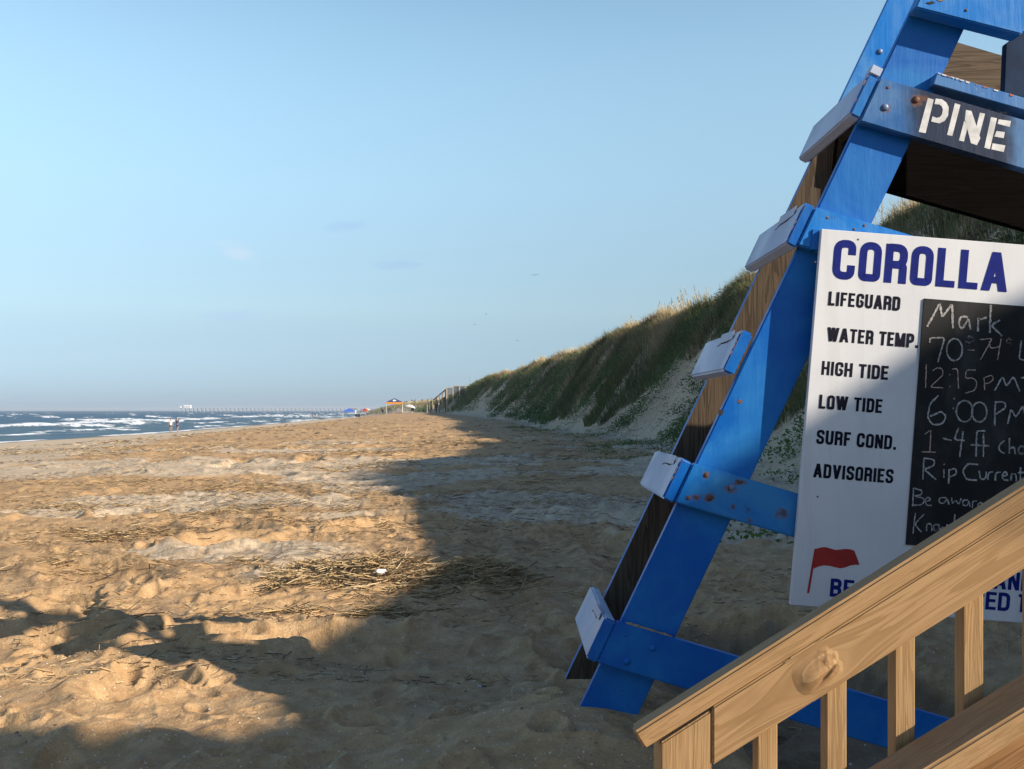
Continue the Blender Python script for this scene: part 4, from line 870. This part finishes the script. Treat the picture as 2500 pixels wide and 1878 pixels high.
# ------------------------------------------------------------------ people
def skin(name, verts, edges, radii, mat, parent, sub=1):
    me = bpy.data.meshes.new(name); me.from_pydata(verts, edges, []); o = bpy.data.objects.new(name, me); COL.objects.link(o)
    m = o.modifiers.new('s', 'SKIN'); o.modifiers.new('b', 'SUBSURF').levels = sub
    for i, r in enumerate(radii):
        sv = me.skin_vertices[0].data[i]; sv.radius = (r, r) if isinstance(r, (int, float)) else r; sv.use_root = (i == 0)
    dg = bpy.context.evaluated_depsgraph_get(); ev = o.evaluated_get(dg); me2 = bpy.data.meshes.new_from_object(ev); me2.name = name
    bpy.data.objects.remove(o); me2.polygons.foreach_set('use_smooth', [True]*len(me2.polygons)); me2.materials.clear()
    return link(name, me2, mat, parent)
def person(loc, yaw, label, top_c, bot_c, hair_c, skin_c=(.36, .20, .13), dress=False, long_hair=False, bent=0.0, arms='down', group=None, name='person', stride=.08):
    root = empty(name, loc, yaw, label, 'person', group)
    sk = plain('skin', skin_c, .6, .08, 20); tc = plain('cloth', top_c, .9, .08, 30); bc = plain('cloth', bot_c, .9, .08, 30); hc = plain('hair', hair_c, .6, .2, 60)
    if arms == 'down': ar = lambda s: [(s*.19, 0, 1.42), (s*.25, .02, 1.13), (s*.27, -.05, .88)]
    elif arms == 'bent': ar = lambda s: [(s*.19, 0, 1.42), (s*.27, .04, 1.14), (s*.17, -.17, 1.05)]
    V = [(0, 0, .93), (0, .01, 1.08), (0, .0, 1.22), (0, .01, 1.38), (0, .0, 1.47), (0, -.01, 1.54), (0, -.015, 1.62), (0, -.01, 1.70)]
    R = [(.15, .11), (.125, .095), (.15, .11), (.15, .10), (.055, .055), (.062, .07), (.082, .098), (.06, .075)]
    E = [(i, i+1) for i in range(7)]
    def add(v, r, p): V.append(v); R.append(r); E.append((p, len(V)-1)); return len(V)-1
    for s in (-1, 1):
        a = ar(s); i = add(a[0], .052, 3); j = add(a[1], .040, i); k = add(a[2], .027, j)
        hd = (Vector(a[2])-Vector(a[1])).normalized(); sd = Vector((0, -1, 0)) if arms == 'down' else Vector((0, 0, 1))
        pm = Vector(a[2])+hd*.07; kk = add(tuple(pm), (.036, .016), k)
        for f in range(4):
            off = sd*(.027-.018*f); b_ = pm+hd*.02+off; t1 = b_+hd*(.035-.004*abs(f-1)); t2 = t1+(hd*.8+Vector((-s*.5, 0, 0))).normalized()*(.030-.004*abs(f-1))
            n1 = add(tuple(b_), .009, kk); n2 = add(tuple(t1), .008, n1); add(tuple(t2), .0065, n2)
        th = Vector(a[2])+hd*.03+sd*.035; n1 = add(tuple(th), .011, k); add(tuple(th+hd*.045+sd*.015), .009, n1)
        h = add((s*.085, 0, .88), .088, 0); kn = add((s*.095, -s*stride*.6-.02, .50), .056, h); an = add((s*.095, s*stride*(-1) if s > 0 else stride*.9, .085), .036, kn)
        ft = V[an]; add((ft[0], ft[1]-.15, .03), (.042, .028), an)
    V.append((0, -.105, 1.60)); R.append(.014); E.append((6, len(V)-1))         # nose
    for s in (-1, 1): V.append((s*.085, .0, 1.60)); R.append((.012, .022)); E.append((6, len(V)-1))   # ears
    body = skin('body', V, E, R, sk, root)
    tv = [(0, 0, .94 if not dress else .78), (0, .01, 1.10), (0, 0, 1.25), (0, .01, 1.40), (0, 0, 1.455)]
    tr = [(.175, .135) if not dress else (.20, .165), (.145, .115), (.168, .128), (.162, .118), (.075, .07)]
    te = [(0, 1), (1, 2), (2, 3), (3, 4)]
    for s in (-1, 1):
        a = ar(s); tv.append(a[0]); tr.append(.068); te.append((3, len(tv)-1)); m = Vector(a[0]).lerp(Vector(a[1]), .6); tv.append(tuple(m)); tr.append(.062); te.append((len(tv)-2, len(tv)-1))
    skin('top', tv, te, tr, tc, root)
    lv_, lr, le = [(0, 0, .95)], [(.165, .125)], []
    for s in (-1, 1):
        lv_.append((s*.087, 0, .86)); lr.append(.105); le.append((0, len(lv_)-1)); lv_.append((s*.095, -s*stride*.3-.01, .64)); lr.append(.092); le.append((len(lv_)-2, len(lv_)-1))
    skin('shorts', lv_, le, lr, bc, root)
    hv = [(0, .02, 1.70), (0, .055, 1.65), (0, .075, 1.58)]; hr = [(.088, .098), (.088, .075), (.075, .05)]; he = [(0, 1), (1, 2)]
    if long_hair: hv.append((0, .10, 1.42)); hr.append((.08, .035)); he.append((2, 3))
    skin('hair', hv, he, hr, hc, root)
    fm = MB()
    for s in (-1, 1): fm.ball((s*.032, -.098, 1.625), (.011, .008, .007), 6)
    fm.build('eyes', plain('eye', (.05, .03, .02), .3), root)
    fm = MB(); fm.ball((0, -.098, 1.565), (.022, .007, .006), 6); fm.build('mouth', plain('lips', (.30, .11, .09), .5), root)
    return root
def gp(x, Y, dz=0):
    X = (x-CX)/F*Y; return Vector((X, Y, max(hz(X, Y), WATER_Z-.12)+dz))
person(gp(417, 119), math.radians(200), 'person in a long white shirt and shorts standing at the water edge', (.75, .74, .76), (.12, .09, .10), (.10, .08, .07), dress=True, arms='down')
person(gp(433, 120.5), math.radians(165), 'person in a navy swimsuit with fair hair beside the one in white', (.03, .05, .16), (.03, .05, .16), (.32, .20, .11), (.42, .25, .17), long_hair=True, arms='bent')
person(gp(764, 318), math.radians(150), 'distant person in a pink shirt wading at the waterline', (.60, .28, .24), (.35, .16, .14), (.12, .08, .06))
person(gp(773, 320), math.radians(170), 'distant person in a white top wading beside the one in pink', (.8, .8, .8), (.6, .6, .62), (.15, .10, .07))

# ------------------------------------------------------------------ beach camp in the distance
WHITEP = plain('white_painted_metal', (.72, .72, .72), .5, .05); DARKM = plain('dark_frame', (.05, .05, .06), .6, .2)
def canopy(x, Y, w, eave, peak, roof_c, val_c, label, logo):
    r = empty('canopy_tent', gp(x, Y), math.radians(6), label, 'canopy'); z0 = 0
    mb = MB(); h = w/2; n = 8; ring = []
    for k in range(n+1):
        f = k/n; zz = eave+(peak-eave)*(f**.82 if f < 1 else 1); rr = h*(1-f)+.02; ring.append([(rr*sx, rr*sy, zz) for sx, sy in ((-1, -1), (0, -1.0), (1, -1), (1, 0), (1, 1), (0, 1), (-1, 1), (-1, 0))])
    vs = [[mb.bm.verts.new(p) for p in q] for q in ring]
    for k in range(n):
        for i in range(8): mb.bm.faces.new((vs[k][i], vs[k][(i+1) % 8], vs[k+1][(i+1) % 8], vs[k+1][i]))
    mb.bm.faces.new(vs[n]); mb.build('roof', plain('canopy_cloth', roof_c, .85, .08), r)
    if val_c:
        mb = MB()
        for (x0, x1, y0, y1) in ((-h-.02, h+.02, -h-.03, -h-.01), (-h-.02, h+.02, h+.01, h+.03), (-h-.03, -h-.01, -h, h), (h+.01, h+.03, -h, h)): mb.box(x0, x1, y0, y1, eave-.30, eave+.02)
        mb.build('valance', plain('canopy_valance', val_c, .8, .08), r)
    if logo:
        mb = MB(); a = []
        for i in range(16):
            t = 2*math.pi*i/16; px_ = .33*math.cos(t)+.02; pz = .22*math.sin(t)*(1+.2*math.cos(3*t)); f = .33+pz*.9; a.append(Vector((px_, -(h*(1-f)+.02)-.05, eave+(peak-eave)*f**.82+.04)))
        mb.poly(a, [p+Vector((0, -.015, .01)) for p in a]); mb.build('white_badge', WHITEP, r)
    for sx in (-1, 1):
        for sy in (-1, 1): MB().tube((sx*h*.97, sy*h*.97, -.1), (sx*h*.97, sy*h*.97, eave), .035, .035, 8).build('leg', WHITEP, r)
    return r
canopy(963, 190, 3.15, 2.15, 2.95, (.035, .045, .11), (.62, .24, .03), 'navy peaked canopy with an orange valance and a round white badge', True)
canopy(853, 240, 3.0, 1.75, 2.65, (.03, .10, .42), None, 'plain bright blue canopy farther down the beach', False)
def umbrella(x, Y, R_, hgt, tilt, taz, c1, c2, label, nrib=12, dz=0):
    r = empty('beach_umbrella', gp(x, Y), 0, label, 'umbrella'); M = Matrix.Rotation(taz, 4, 'Z') @ Matrix.Rotation(tilt, 4, 'Y')
    m1 = plain('umbrella_cloth', c1, .85, .05); mb = MB(); n = nrib; m = 6; ring = []
    for k in range(m+1):
        f = k/m; ring.append([mb.bm.verts.new(M @ Vector((R_*math.sin(f*1.25)/math.sin(1.25)*(1 if i % 2 == 0 else .96)*math.cos(math.pi*i/n), R_*math.sin(f*1.25)/math.sin(1.25)*(1 if i % 2 == 0 else .96)*math.sin(math.pi*i/n), hgt+R_*.75*(math.cos(f*1.25)-math.cos(1.25)))) ) for i in range(2*n)])
    for k in range(m):
        for i in range(2*n):
            fc = mb.bm.faces.new((ring[k][i], ring[k][(i+1) % (2*n)], ring[k+1][(i+1) % (2*n)], ring[k+1][i])) if k else (mb.bm.faces.new((ring[0][i], ring[1][(i+1) % (2*n)], ring[1][i])) if False else None)
            if fc: fc.material_index = (i//4) % 2
    mb.bm.faces.new(ring[1])
    bmesh.ops.solidify(mb.bm, geom=list(mb.bm.faces), thickness=.012)
    o = mb.build('canopy_cloth', m1, r); o.data.materials.append(plain('umbrella_cloth', c2, .85, .05))
    MB().tube((0, 0, -.1), tuple(M @ Vector((0, 0, hgt+R_*.3))), .022, .022, 7).build('pole', WHITEP, r)
    return r
umbrella(895, 197, 1.15, 1.15, math.radians(18), math.radians(200), (.72, .70, .68), (.60, .12, .08), 'low tilted beach umbrella with white and red panels')
umbrella(998, 185, 1.15, 1.05, math.radians(-10), math.radians(200), (.78, .79, .80), (.72, .73, .76), 'white beach umbrella next to the navy canopy')
def chair(x, Y, yaw, c, label, group='folding chairs around the canopies'):
    r = empty('folding_chair', gp(x, Y), yaw, label, 'chair', group); mc = plain('chair_cloth', c, .85, .1)
    MB().box(-.27, .27, -.25, .25, .38, .41).bevel(.01).build('seat', mc, r)
    M = Matrix.Translation((0, .25, .41)) @ Matrix.Rotation(math.radians(-14), 4, 'X')
    MB().box(-.27, .27, -.01, .02, .03, .58, M).build('backrest', mc, r)
    for s in (-1, 1):
        for s2 in (-1, 1): MB().tube((s*.28, s2*.24, -.03), (s*.28, -s2*.18, .42), .015, .015, 6).build('leg', DARKM, r)
        MB().box(s*.28-.03, s*.28+.03, -.25, .25, .60, .63).build('armrest', DARKM, r)
chair(872, 205, 2.6, (.06, .05, .07), 'dark folding chair left of the red and white umbrella')
chair(877.5, 202, 2.9, (.10, .07, .06), 'dark folding chair just beside the red and white umbrella')
chair(937, 188, 2.4, (.05, .06, .08), 'dark folding chair outside the left leg of the navy canopy')
chair(952, 190, 3.0, (.20, .21, .23), 'grey folding chair under the navy canopy')
chair(972, 190.5, 3.3, (.25, .26, .30), 'pale grey folding chair under the right half of the navy canopy')
chair(1009, 184, 2.8, (.03, .035, .07), 'navy folding chair in the shade of the white umbrella')
def cloth_on_sand(x, Y, w, d, c, name, label, cat, h=.05):
    r = gp(x, Y); mb = MB(); n, m = 18, 10
    vs = [[mb.bm.verts.new((r.x+(i/n-.5)*w, r.y+(j/m-.5)*d, hz(r.x+(i/n-.5)*w, r.y+(j/m-.5)*d)+h*(.6+.4*math.sin(i*1.7)*math.cos(j*1.1)))) for j in range(m+1)] for i in range(n+1)]
    for i in range(n):
        for j in range(m): mb.bm.faces.new((vs[i][j], vs[i+1][j], vs[i+1][j+1], vs[i][j+1]))
    bmesh.ops.solidify(mb.bm, geom=list(mb.bm.faces), thickness=.03)
    tag(mb.build(name, plain(name+'_cloth', c, .9, .1), None, True), label, cat)
cloth_on_sand(968, 187.6, 2.6, 2.0, (.50, .13, .12), 'beach_blanket', 'red beach blanket spread under the navy canopy', 'blanket', .10)
cloth_on_sand(997, 181, 1.7, 2.2, (.75, .73, .68), 'beach_towel', 'white beach towel on the sand before the white umbrella', 'towel', .12)
# ------------------------------------------------------------------ walkway over the dune
WK = plain('walkway_wood', (.26, .20, .15), .85, .25, 8); WKD = plain('dark_walkway_slats', (.045, .05, .06), .85, .3, 8); WKL = plain('pale_walkway_wood', (.42, .34, .24), .85, .2, 8)
YW = 172
def W(x, y, Y=YW): return P(x, y, Y)
wr = empty('dune_walkway', Vector((W(1110, 965).x, YW, hz(W(1110, 965).x, YW))), label='raised wooden walkway and viewing deck with stairs down the dune to the beach', cat='walkway')
p0, p1 = W(1107, 962), W(1146, 962)
MB().box(p0.x, p1.x, YW-1.5, YW+1.5, p0.z-.12, p0.z).build('deck', WK, wr)
MB().box(p0.x-.05, p1.x+.05, YW-1.6, YW-1.48, W(0, 944).z, W(0, 942.6).z).build('handrail', WKL, wr)
m = MB(); x = p0.x
while x < p1.x: m.box(x, x+.10, YW-1.52, YW-1.48, p0.z-.05, W(0, 944).z); x += .125
m.build('slat_screen', WKD, wr)
for x in (1107.5, 1123, 1142): q = W(x, 950); MB().box(q.x-.09, q.x+.09, YW-1.72, YW-1.54, hz(q.x, YW)-.5, W(0, 943).z).build('post', WKL, wr)
q = W(1139.5, 950); MB().box(q.x-.28, q.x+.28, YW-1.9, YW-1.73, W(0, 957).z, W(0, 945).z).build('bench_back', WKL, wr)
l0, l1 = W(1091, 966), W(1107, 966); MB().box(l0.x, l1.x, YW-1.2, YW+1.2, l0.z-.12, l0.z).build('landing', WK, wr)
m = MB(); x = l0.x
while x < l1.x: m.box(x, x+.09, YW-1.22, YW-1.18, l0.z, W(0, 948.8).z); x += .16
m.build('balustrade', WK, wr)
MB().box(l0.x, l1.x, YW-1.26, YW-1.14, W(0, 949).z, W(0, 947.8).z).build('handrail', WKL, wr)
for x in (1091.5, 1094.5): q = W(x, 950); MB().box(q.x-.09, q.x+.09, YW-1.4, YW-1.22, hz(q.x, YW)-.6, W(0, 947).z).build('post', WKL if x < 1093 else WK, wr)
a, b = W(1092, 966), W(1046, 1000); ns = 18
m = MB()
for i in range(ns):
    t = (i+.5)/ns; c = a.lerp(b, t); m.box(c.x-.17, c.x+.17, YW-.9, YW+.9, c.z-.05, c.z)
m.build('stairs', WK, wr)
for dy in (-.95, .95):
    m = MB(); q0 = a+Vector((0, dy, -.15)); q1 = b+Vector((0, dy, -.15)); m.poly([q0, q0+Vector((0, .06, 0)), q0+Vector((0, .06, .22)), q0+Vector((0, 0, .22))], [q1, q1+Vector((0, .06, 0)), q1+Vector((0, .06, .22)), q1+Vector((0, 0, .22))]); m.build('stringer', WKD if dy < 0 else WK, wr)
    m = MB(); m.tube(a+Vector((0, dy, 1.25)), b+Vector((0, dy, .95)), .06, .06, 6); m.build('handrail', WKD, wr)
    for i in range(6):
        t = (i+.5)/6; c = a.lerp(b, t)+Vector((0, dy, 0)); MB().box(c.x-.06, c.x+.06, c.y-.06, c.y+.06, hz(c.x, c.y)-.4, c.z+1.1).build('post', (WKD, WKL, WK)[i % 3], wr)
settle(wr)
q = W(1146.5, 940); fl = empty('flag_pole', (q.x, YW+1.2, hz(q.x, YW+1.2)), label='thin bare pole rising beside the far viewing deck', cat='pole')
MB().tube((q.x, YW+1.2, hz(q.x, YW+1.2)-.5), (q.x, YW+1.2, W(0, 918).z), .03, .018, 8).build('mast', WK, fl)
MB().ball((q.x, YW+1.2, W(0, 918).z), (.05, .05, .05), 8).build('finial', WKL, fl); settle(fl)
fence = [(1058, 990, 150, .27, 'thick pale wooden post standing at the foot of the far stairs'), (1043, 989, 158, .12, 'slim pale fence post left of the thick one by the far stairs'), (1037.5, 984, 176, .14, 'dark fence post leftmost below the far walkway'), (1071, 984, 150, .13, 'fence post between the thick post and the far walkway stairs'), (1099, 990, 128, .12, 'small fence post on the dune foot right of the far stairs')]
for (x, y, Y, w_, lab) in fence:
    q = P(x, y, Y); z = hz(q.x, q.y); mb = MB().box(q.x-w_/2, q.x+w_/2, Y-w_/2, Y+w_/2, z-.4, max(q.z, z+.7)); mb.bevel(.02); o = mb.build('fence_post', WKL if x != 1037.5 else WKD); tag(o, lab, 'post', 'fence posts below the far walkway')
# ------------------------------------------------------------------ pier, far houses, tree line
YP = 1300; pr = empty('fishing_pier', P(620, 1005, YP), label='long fishing pier on pilings reaching out to sea on the horizon', cat='pier'); PG = plain('hazed_pier_wood', (.38, .42, .48), .9, .2, 1)  # pier timber paled and blued in place of thicker haze
e0, e1 = P(440, 996.5, YP), P(1000, 996.5, YP)
MB().box(e0.x, e1.x, YP-3, YP+3, e0.z-.5, e0.z).build('deck', PG, pr)
MB().box(e0.x, e1.x, YP-3.1, YP-2.95, e0.z+.9, e0.z+1.1).build('railing', PG, pr)
for i in range(56):
    x = e0.x+(e1.x-e0.x)*i/56+.4; m = MB()
    for dy in (-2.5, 2.5): m.tube((x, YP+dy, -6), (x, YP+dy, e0.z-.4), .38, .34, 6)
    m.box(x-.35, x+.35, YP-3, YP+3, e0.z-1.0, e0.z-.5); m.build('piling', PG, pr)
q0, q1 = P(450, 995, YP), P(466, 991.5, YP); m = MB().box(q0.x, q1.x, YP-2.6, YP+2.6, e0.z, q1.z).poly([Vector((q0.x-.5, YP-3.2, q1.z)), Vector((q0.x-.5, YP+3.2, q1.z)), Vector((q0.x-.5, YP, q1.z+1.3))], [Vector((q1.x+.5, YP-3.2, q1.z)), Vector((q1.x+.5, YP+3.2, q1.z)), Vector((q1.x+.5, YP, q1.z+1.3))]); m.build('shelter', WHITEP, pr)
q0, q1 = P(440, 995, YP), P(445, 992, YP); MB().box(q0.x, q1.x, YP-2, YP+2, e0.z, q1.z).build('end_hut', WHITEP, pr)
settle(pr)
def house(x, Y, w, d, h, roof_h, wall_c, label, gable=True):
    X = (x-CX)/F*Y; z = hz(X, Y)-.3; r = empty('beach_house', (X, Y, z), math.radians(random.uniform(-12, 12)), label, 'house', 'far beach houses behind the dune')
    MB().box(-w/2, w/2, -d/2, d/2, 0, h).build('wall', plain('house_wall', wall_c, .8, .1, 1), r)
    m = MB(); e = .5; m.poly([(-w/2-e, -d/2-e, h), (-w/2-e, d/2+e, h), (-w/2-e, 0, h+roof_h)], [(w/2+e, -d/2-e, h), (w/2+e, d/2+e, h), (w/2+e, 0, h+roof_h)]); m.build('roof', plain('house_roof', (.16, .15, .16), .9, .1, 1), r)
    for fx in (-.3, 0, .3):
        for fz in (.3, .68): MB().box(fx*w-.6, fx*w+.6, -d/2-.05, -d/2+.05, h*fz-.7, h*fz+.7).build('window', plain('house_window', (.04, .05, .07), .2, .1), r)
for (x, Y, w_, h, c, lab) in ((862, 1250, 7, 8, (.8, .78, .7), 'distant pale cream house standing alone at the seaward end of the row'), (888, 1200, 9, 4.5, (.30, .30, .33), 'distant low grey house second from the seaward end'), (909, 1150, 9, 4.5, (.62, .62, .62), 'distant whitish house in the middle of the far row'), (928, 1100, 9, 4, (.34, .27, .23), 'distant brown house nearer the navy canopy'), (1012, 1150, 9, 4, (.25, .24, .25), 'distant dark grey house right of the navy canopy')): house(x, Y, w_, 10, h, 2.6, c, lab)
def far_wood():
    parts = []
    for n, y0, y1, s, hh, off in ((2600, 330, 700, 1.1, 2.2, 4), (3000, 700, 1500, 2.4, 4.0, 12)):
        Y = rng.uniform(y0, y1, n); X = Y*0-dune_d(np.zeros(n), Y)+rng.uniform(-2, 30, n)*(1 if y0 < 500 else 2)+off; k = fbm(X/25, Y/40, 601, 3) > -.15; X, Y = X[k], Y[k]; n = len(X)
        parts.append(leaves(X, Y, height(X, Y), np.full(n, s), pal(n, [(.045, .06, .03), (.07, .08, .045)], [.6, .4]), 16, hh, hh*.9))
    V, Q, T, C = join(parts); tag(link('far_woodland', npmesh('far_woodland', V, Q, attrs={'tint': C}), LEAF), 'dark low belt of scrub and trees fading into haze behind the far beach', 'woodland', kind='stuff')
far_wood()
# ------------------------------------------------------------------ birds
def bird(x, y, Y, span, yaw, roll, label):
    p = P(x, y, Y); r = empty('bird', p, yaw, label, 'bird', 'birds gliding over the beach'); BM_ = plain('bird_feathers', (.07, .065, .065), .8, .1)
    skin('body', [(0, -.26, .01), (0, -.18, .015), (0, 0, 0), (0, .20, .0), (0, .32, .01)], [(0, 1), (1, 2), (2, 3), (3, 4)], [(.012, .012), .035, .065, .035, (.06, .008)], BM_, r)
    for s in (-1, 1):
        pts = [(.03, -.08, .03), (.30, -.15, .12), (.58, -.02, .13), (span/2, .16, .05), (.55, .10, .12), (.28, .07, .11), (.03, .10, .03)]
        a = [Vector((s*px_*1.0, py, pz+roll*s*px_)) for px_, py, pz in pts]; MB().poly(a, [v+Vector((0, 0, .018)) for v in a]).build('wing', BM_, r)
bird(1307, 672, 190, 1.5, .3, .15, 'dark bird gliding highest and nearest of the birds over the dune')
bird(1187, 767, 300, 1.3, .9, .2, 'tiny distant bird, upper one of the close pair left of the dune crest')
bird(1158, 793, 320, 1.3, -.5, -.1, 'tiny distant bird, lower left one of the close pair')
bird(1264, 832, 310, 1.3, .5, .1, 'tiny distant bird flying lowest, just above the dune crest')

# ------------------------------------------------------------------ added shade shrub out of view, sun, sky, air, camera
shrub('shadow_shrub', 'added out-of-view leafy shrub shaped to shade the foreground', [(1.75, .50, 7.2, .28, .16, .4, .5), (2.05, .36, 7.2, .22, .15, .4, .5), (2.28, .10, 7.2, .22, .17, .3, .4), (2.35, -.22, 7.2, .26, .22, .3, .5), (2.6, -.1, 7.2, .3, .17, .3, .4)], 2600, .10, (7.5, -1.4))

SUN_EL = math.atan(TE)
sd = Vector((SX*math.cos(SUN_EL), SY*math.cos(SUN_EL), math.sin(SUN_EL)))
sl_ = bpy.data.lights.new('sun', 'SUN'); sl_.energy = 4.9; sl_.angle = math.radians(.53); sl_.color = (1.0, .85, .66)
so = bpy.data.objects.new('sun', sl_); COL.objects.link(so); so.rotation_euler = sd.to_track_quat('Z', 'Y').to_euler(); so.location = (20, -15, 20)
w = bpy.data.worlds.new('World'); S.world = w; w.use_nodes = True; nt = w.node_tree; bg = nt.nodes['Background']
sky = nt.nodes.new('ShaderNodeTexSky'); sky.sky_type = 'NISHITA'; sky.sun_disc = False; sky.sun_elevation = SUN_EL; sky.sun_rotation = math.atan2(SX, SY)
sky.air_density = 1.0; sky.dust_density = .4; sky.ozone_density = 2.0; sky.altitude = 0
tc = nt.nodes.new('ShaderNodeTexCoord'); sp = nt.nodes.new('ShaderNodeSeparateXYZ'); L(nt, tc.outputs['Generated'], sp.inputs[0])
ca = math_(nt, 'DIVIDE', sp.outputs[0], math_(nt, 'MAXIMUM', sp.outputs[1], .001)); cbv = math_(nt, 'DIVIDE', sp.outputs[2], math_(nt, 'MAXIMUM', sp.outputs[1], .001))
cv = nt.nodes.new('ShaderNodeCombineXYZ'); L(nt, ca, cv.inputs[0]); L(nt, cbv, cv.inputs[1])
nz = math_(nt, 'SUBTRACT', noise(nt, mapping(nt, cv.outputs[0], (34, 95, 1)), 1.0, 7, .68), .5)
def cloud(x, y, wx, wy, slope=0.0):
    a0 = (x-CX)/F; b0 = (HY-y)/F; da = math_(nt, 'SUBTRACT', ca, a0); db = math_(nt, 'SUBTRACT', math_(nt, 'SUBTRACT', cbv, b0), math_(nt, 'MULTIPLY', da, slope))
    ea = math_(nt, 'DIVIDE', da, wx/F); eb = math_(nt, 'DIVIDE', db, wy/F); r = math_(nt, 'ADD', math_(nt, 'MULTIPLY', ea, ea), math_(nt, 'MULTIPLY', eb, eb))
    return ramp(nt, math_(nt, 'ADD', r, math_(nt, 'MULTIPLY', nz, 4.2)), 1.5, -.6)
cr = nt.nodes.new('ShaderNodeValToRGB'); L(nt, sp.outputs[2], cr.inputs[0]); cr.color_ramp.interpolation = 'B_SPLINE'
for k_, (p_, c_) in enumerate(((0.0, (.165, .245, .46)), (.05, (.235, .285, .39)), (.10, (.325, .335, .35)), (.22, (.62, .61, .54)), (.38, (.88, .90, .73)), (.6, (.28, .34, .42)))):
    e_ = cr.color_ramp.elements[k_] if k_ < 2 else cr.color_ramp.elements.new(p_)
    e_.position = p_; e_.color = (*c_, 1)
col = mixc(nt, 1.0, sky.outputs[0], cr.outputs[0], 'MULTIPLY'); col = mixc(nt, 1.0, col, (2.0, 2.0, 2.0), 'MULTIPLY')
front = ramp(nt, sp.outputs[1], .3, .4)
for (x, y, wx, wy, sl, c_, k_) in ((580, 616, 52, 22, -.30, (1.22, 1.03, 1.0), .9), (835, 554, 62, 15, .05, (.90, .885, .99), .8), (975, 648, 60, 13, 0, (.90, .89, .99), .8), (565, 772, 70, 16, 0, (.97, .93, 1.04), .9), (335, 750, 80, 9, 0, (.92, .92, 1.05), .25), (965, 708, 45, 10, 0, (.92, .92, 1.05), .2), (285, 456, 30, 7, 0, (1.05, 1.03, 1.04), .2)):
    f_ = math_(nt, 'MULTIPLY', math_(nt, 'MULTIPLY', cloud(x, y, wx, wy, sl), front), k_)
    col = mixc(nt, f_, col, mixc(nt, 1.0, col, c_, 'MULTIPLY'))
L(nt, col, bg.inputs['Color']); bg.inputs['Strength'].default_value = .10

hm = bpy.data.materials.new('haze_air'); hm.use_nodes = True; hn = hm.node_tree; hn.nodes.clear()
out = hn.nodes.new('ShaderNodeOutputMaterial'); pv = hn.nodes.new('ShaderNodeVolumePrincipled'); pv.inputs['Color'].default_value = (.86, .92, 1, 1); pv.inputs['Density'].default_value = HAZE = .0002; pv.inputs['Anisotropy'].default_value = .2
hn.links.new(pv.outputs[0], out.inputs['Volume'])
hb = MB().box(-6600, 6600, -6600, 6600, -17, 15).build('haze', hm); tag(hb, 'pale sea air softening the far beach', 'haze', kind='stuff')

cam = bpy.data.cameras.new('camera'); co_ = bpy.data.objects.new('camera', cam); COL.objects.link(co_); S.camera = co_
co_.location = (0, 0, 0); co_.rotation_euler = (math.pi/2, 0, 0); cam.sensor_width = 36; cam.lens = 36*F/2500; cam.shift_y = (HY-939)/2500; cam.clip_start = .05; cam.clip_end = 20000
S.render.engine = 'CYCLES'; S.view_settings.view_transform = 'Standard'; S.view_settings.look = 'None'; S.view_settings.gamma = 1; S.view_settings.exposure = .75; S.view_settings.use_curve_mapping = False
S.cycles.volume_bounces = 0; S.cycles.max_bounces = 5; S.cycles.diffuse_bounces = 3; S.cycles.use_denoising = True
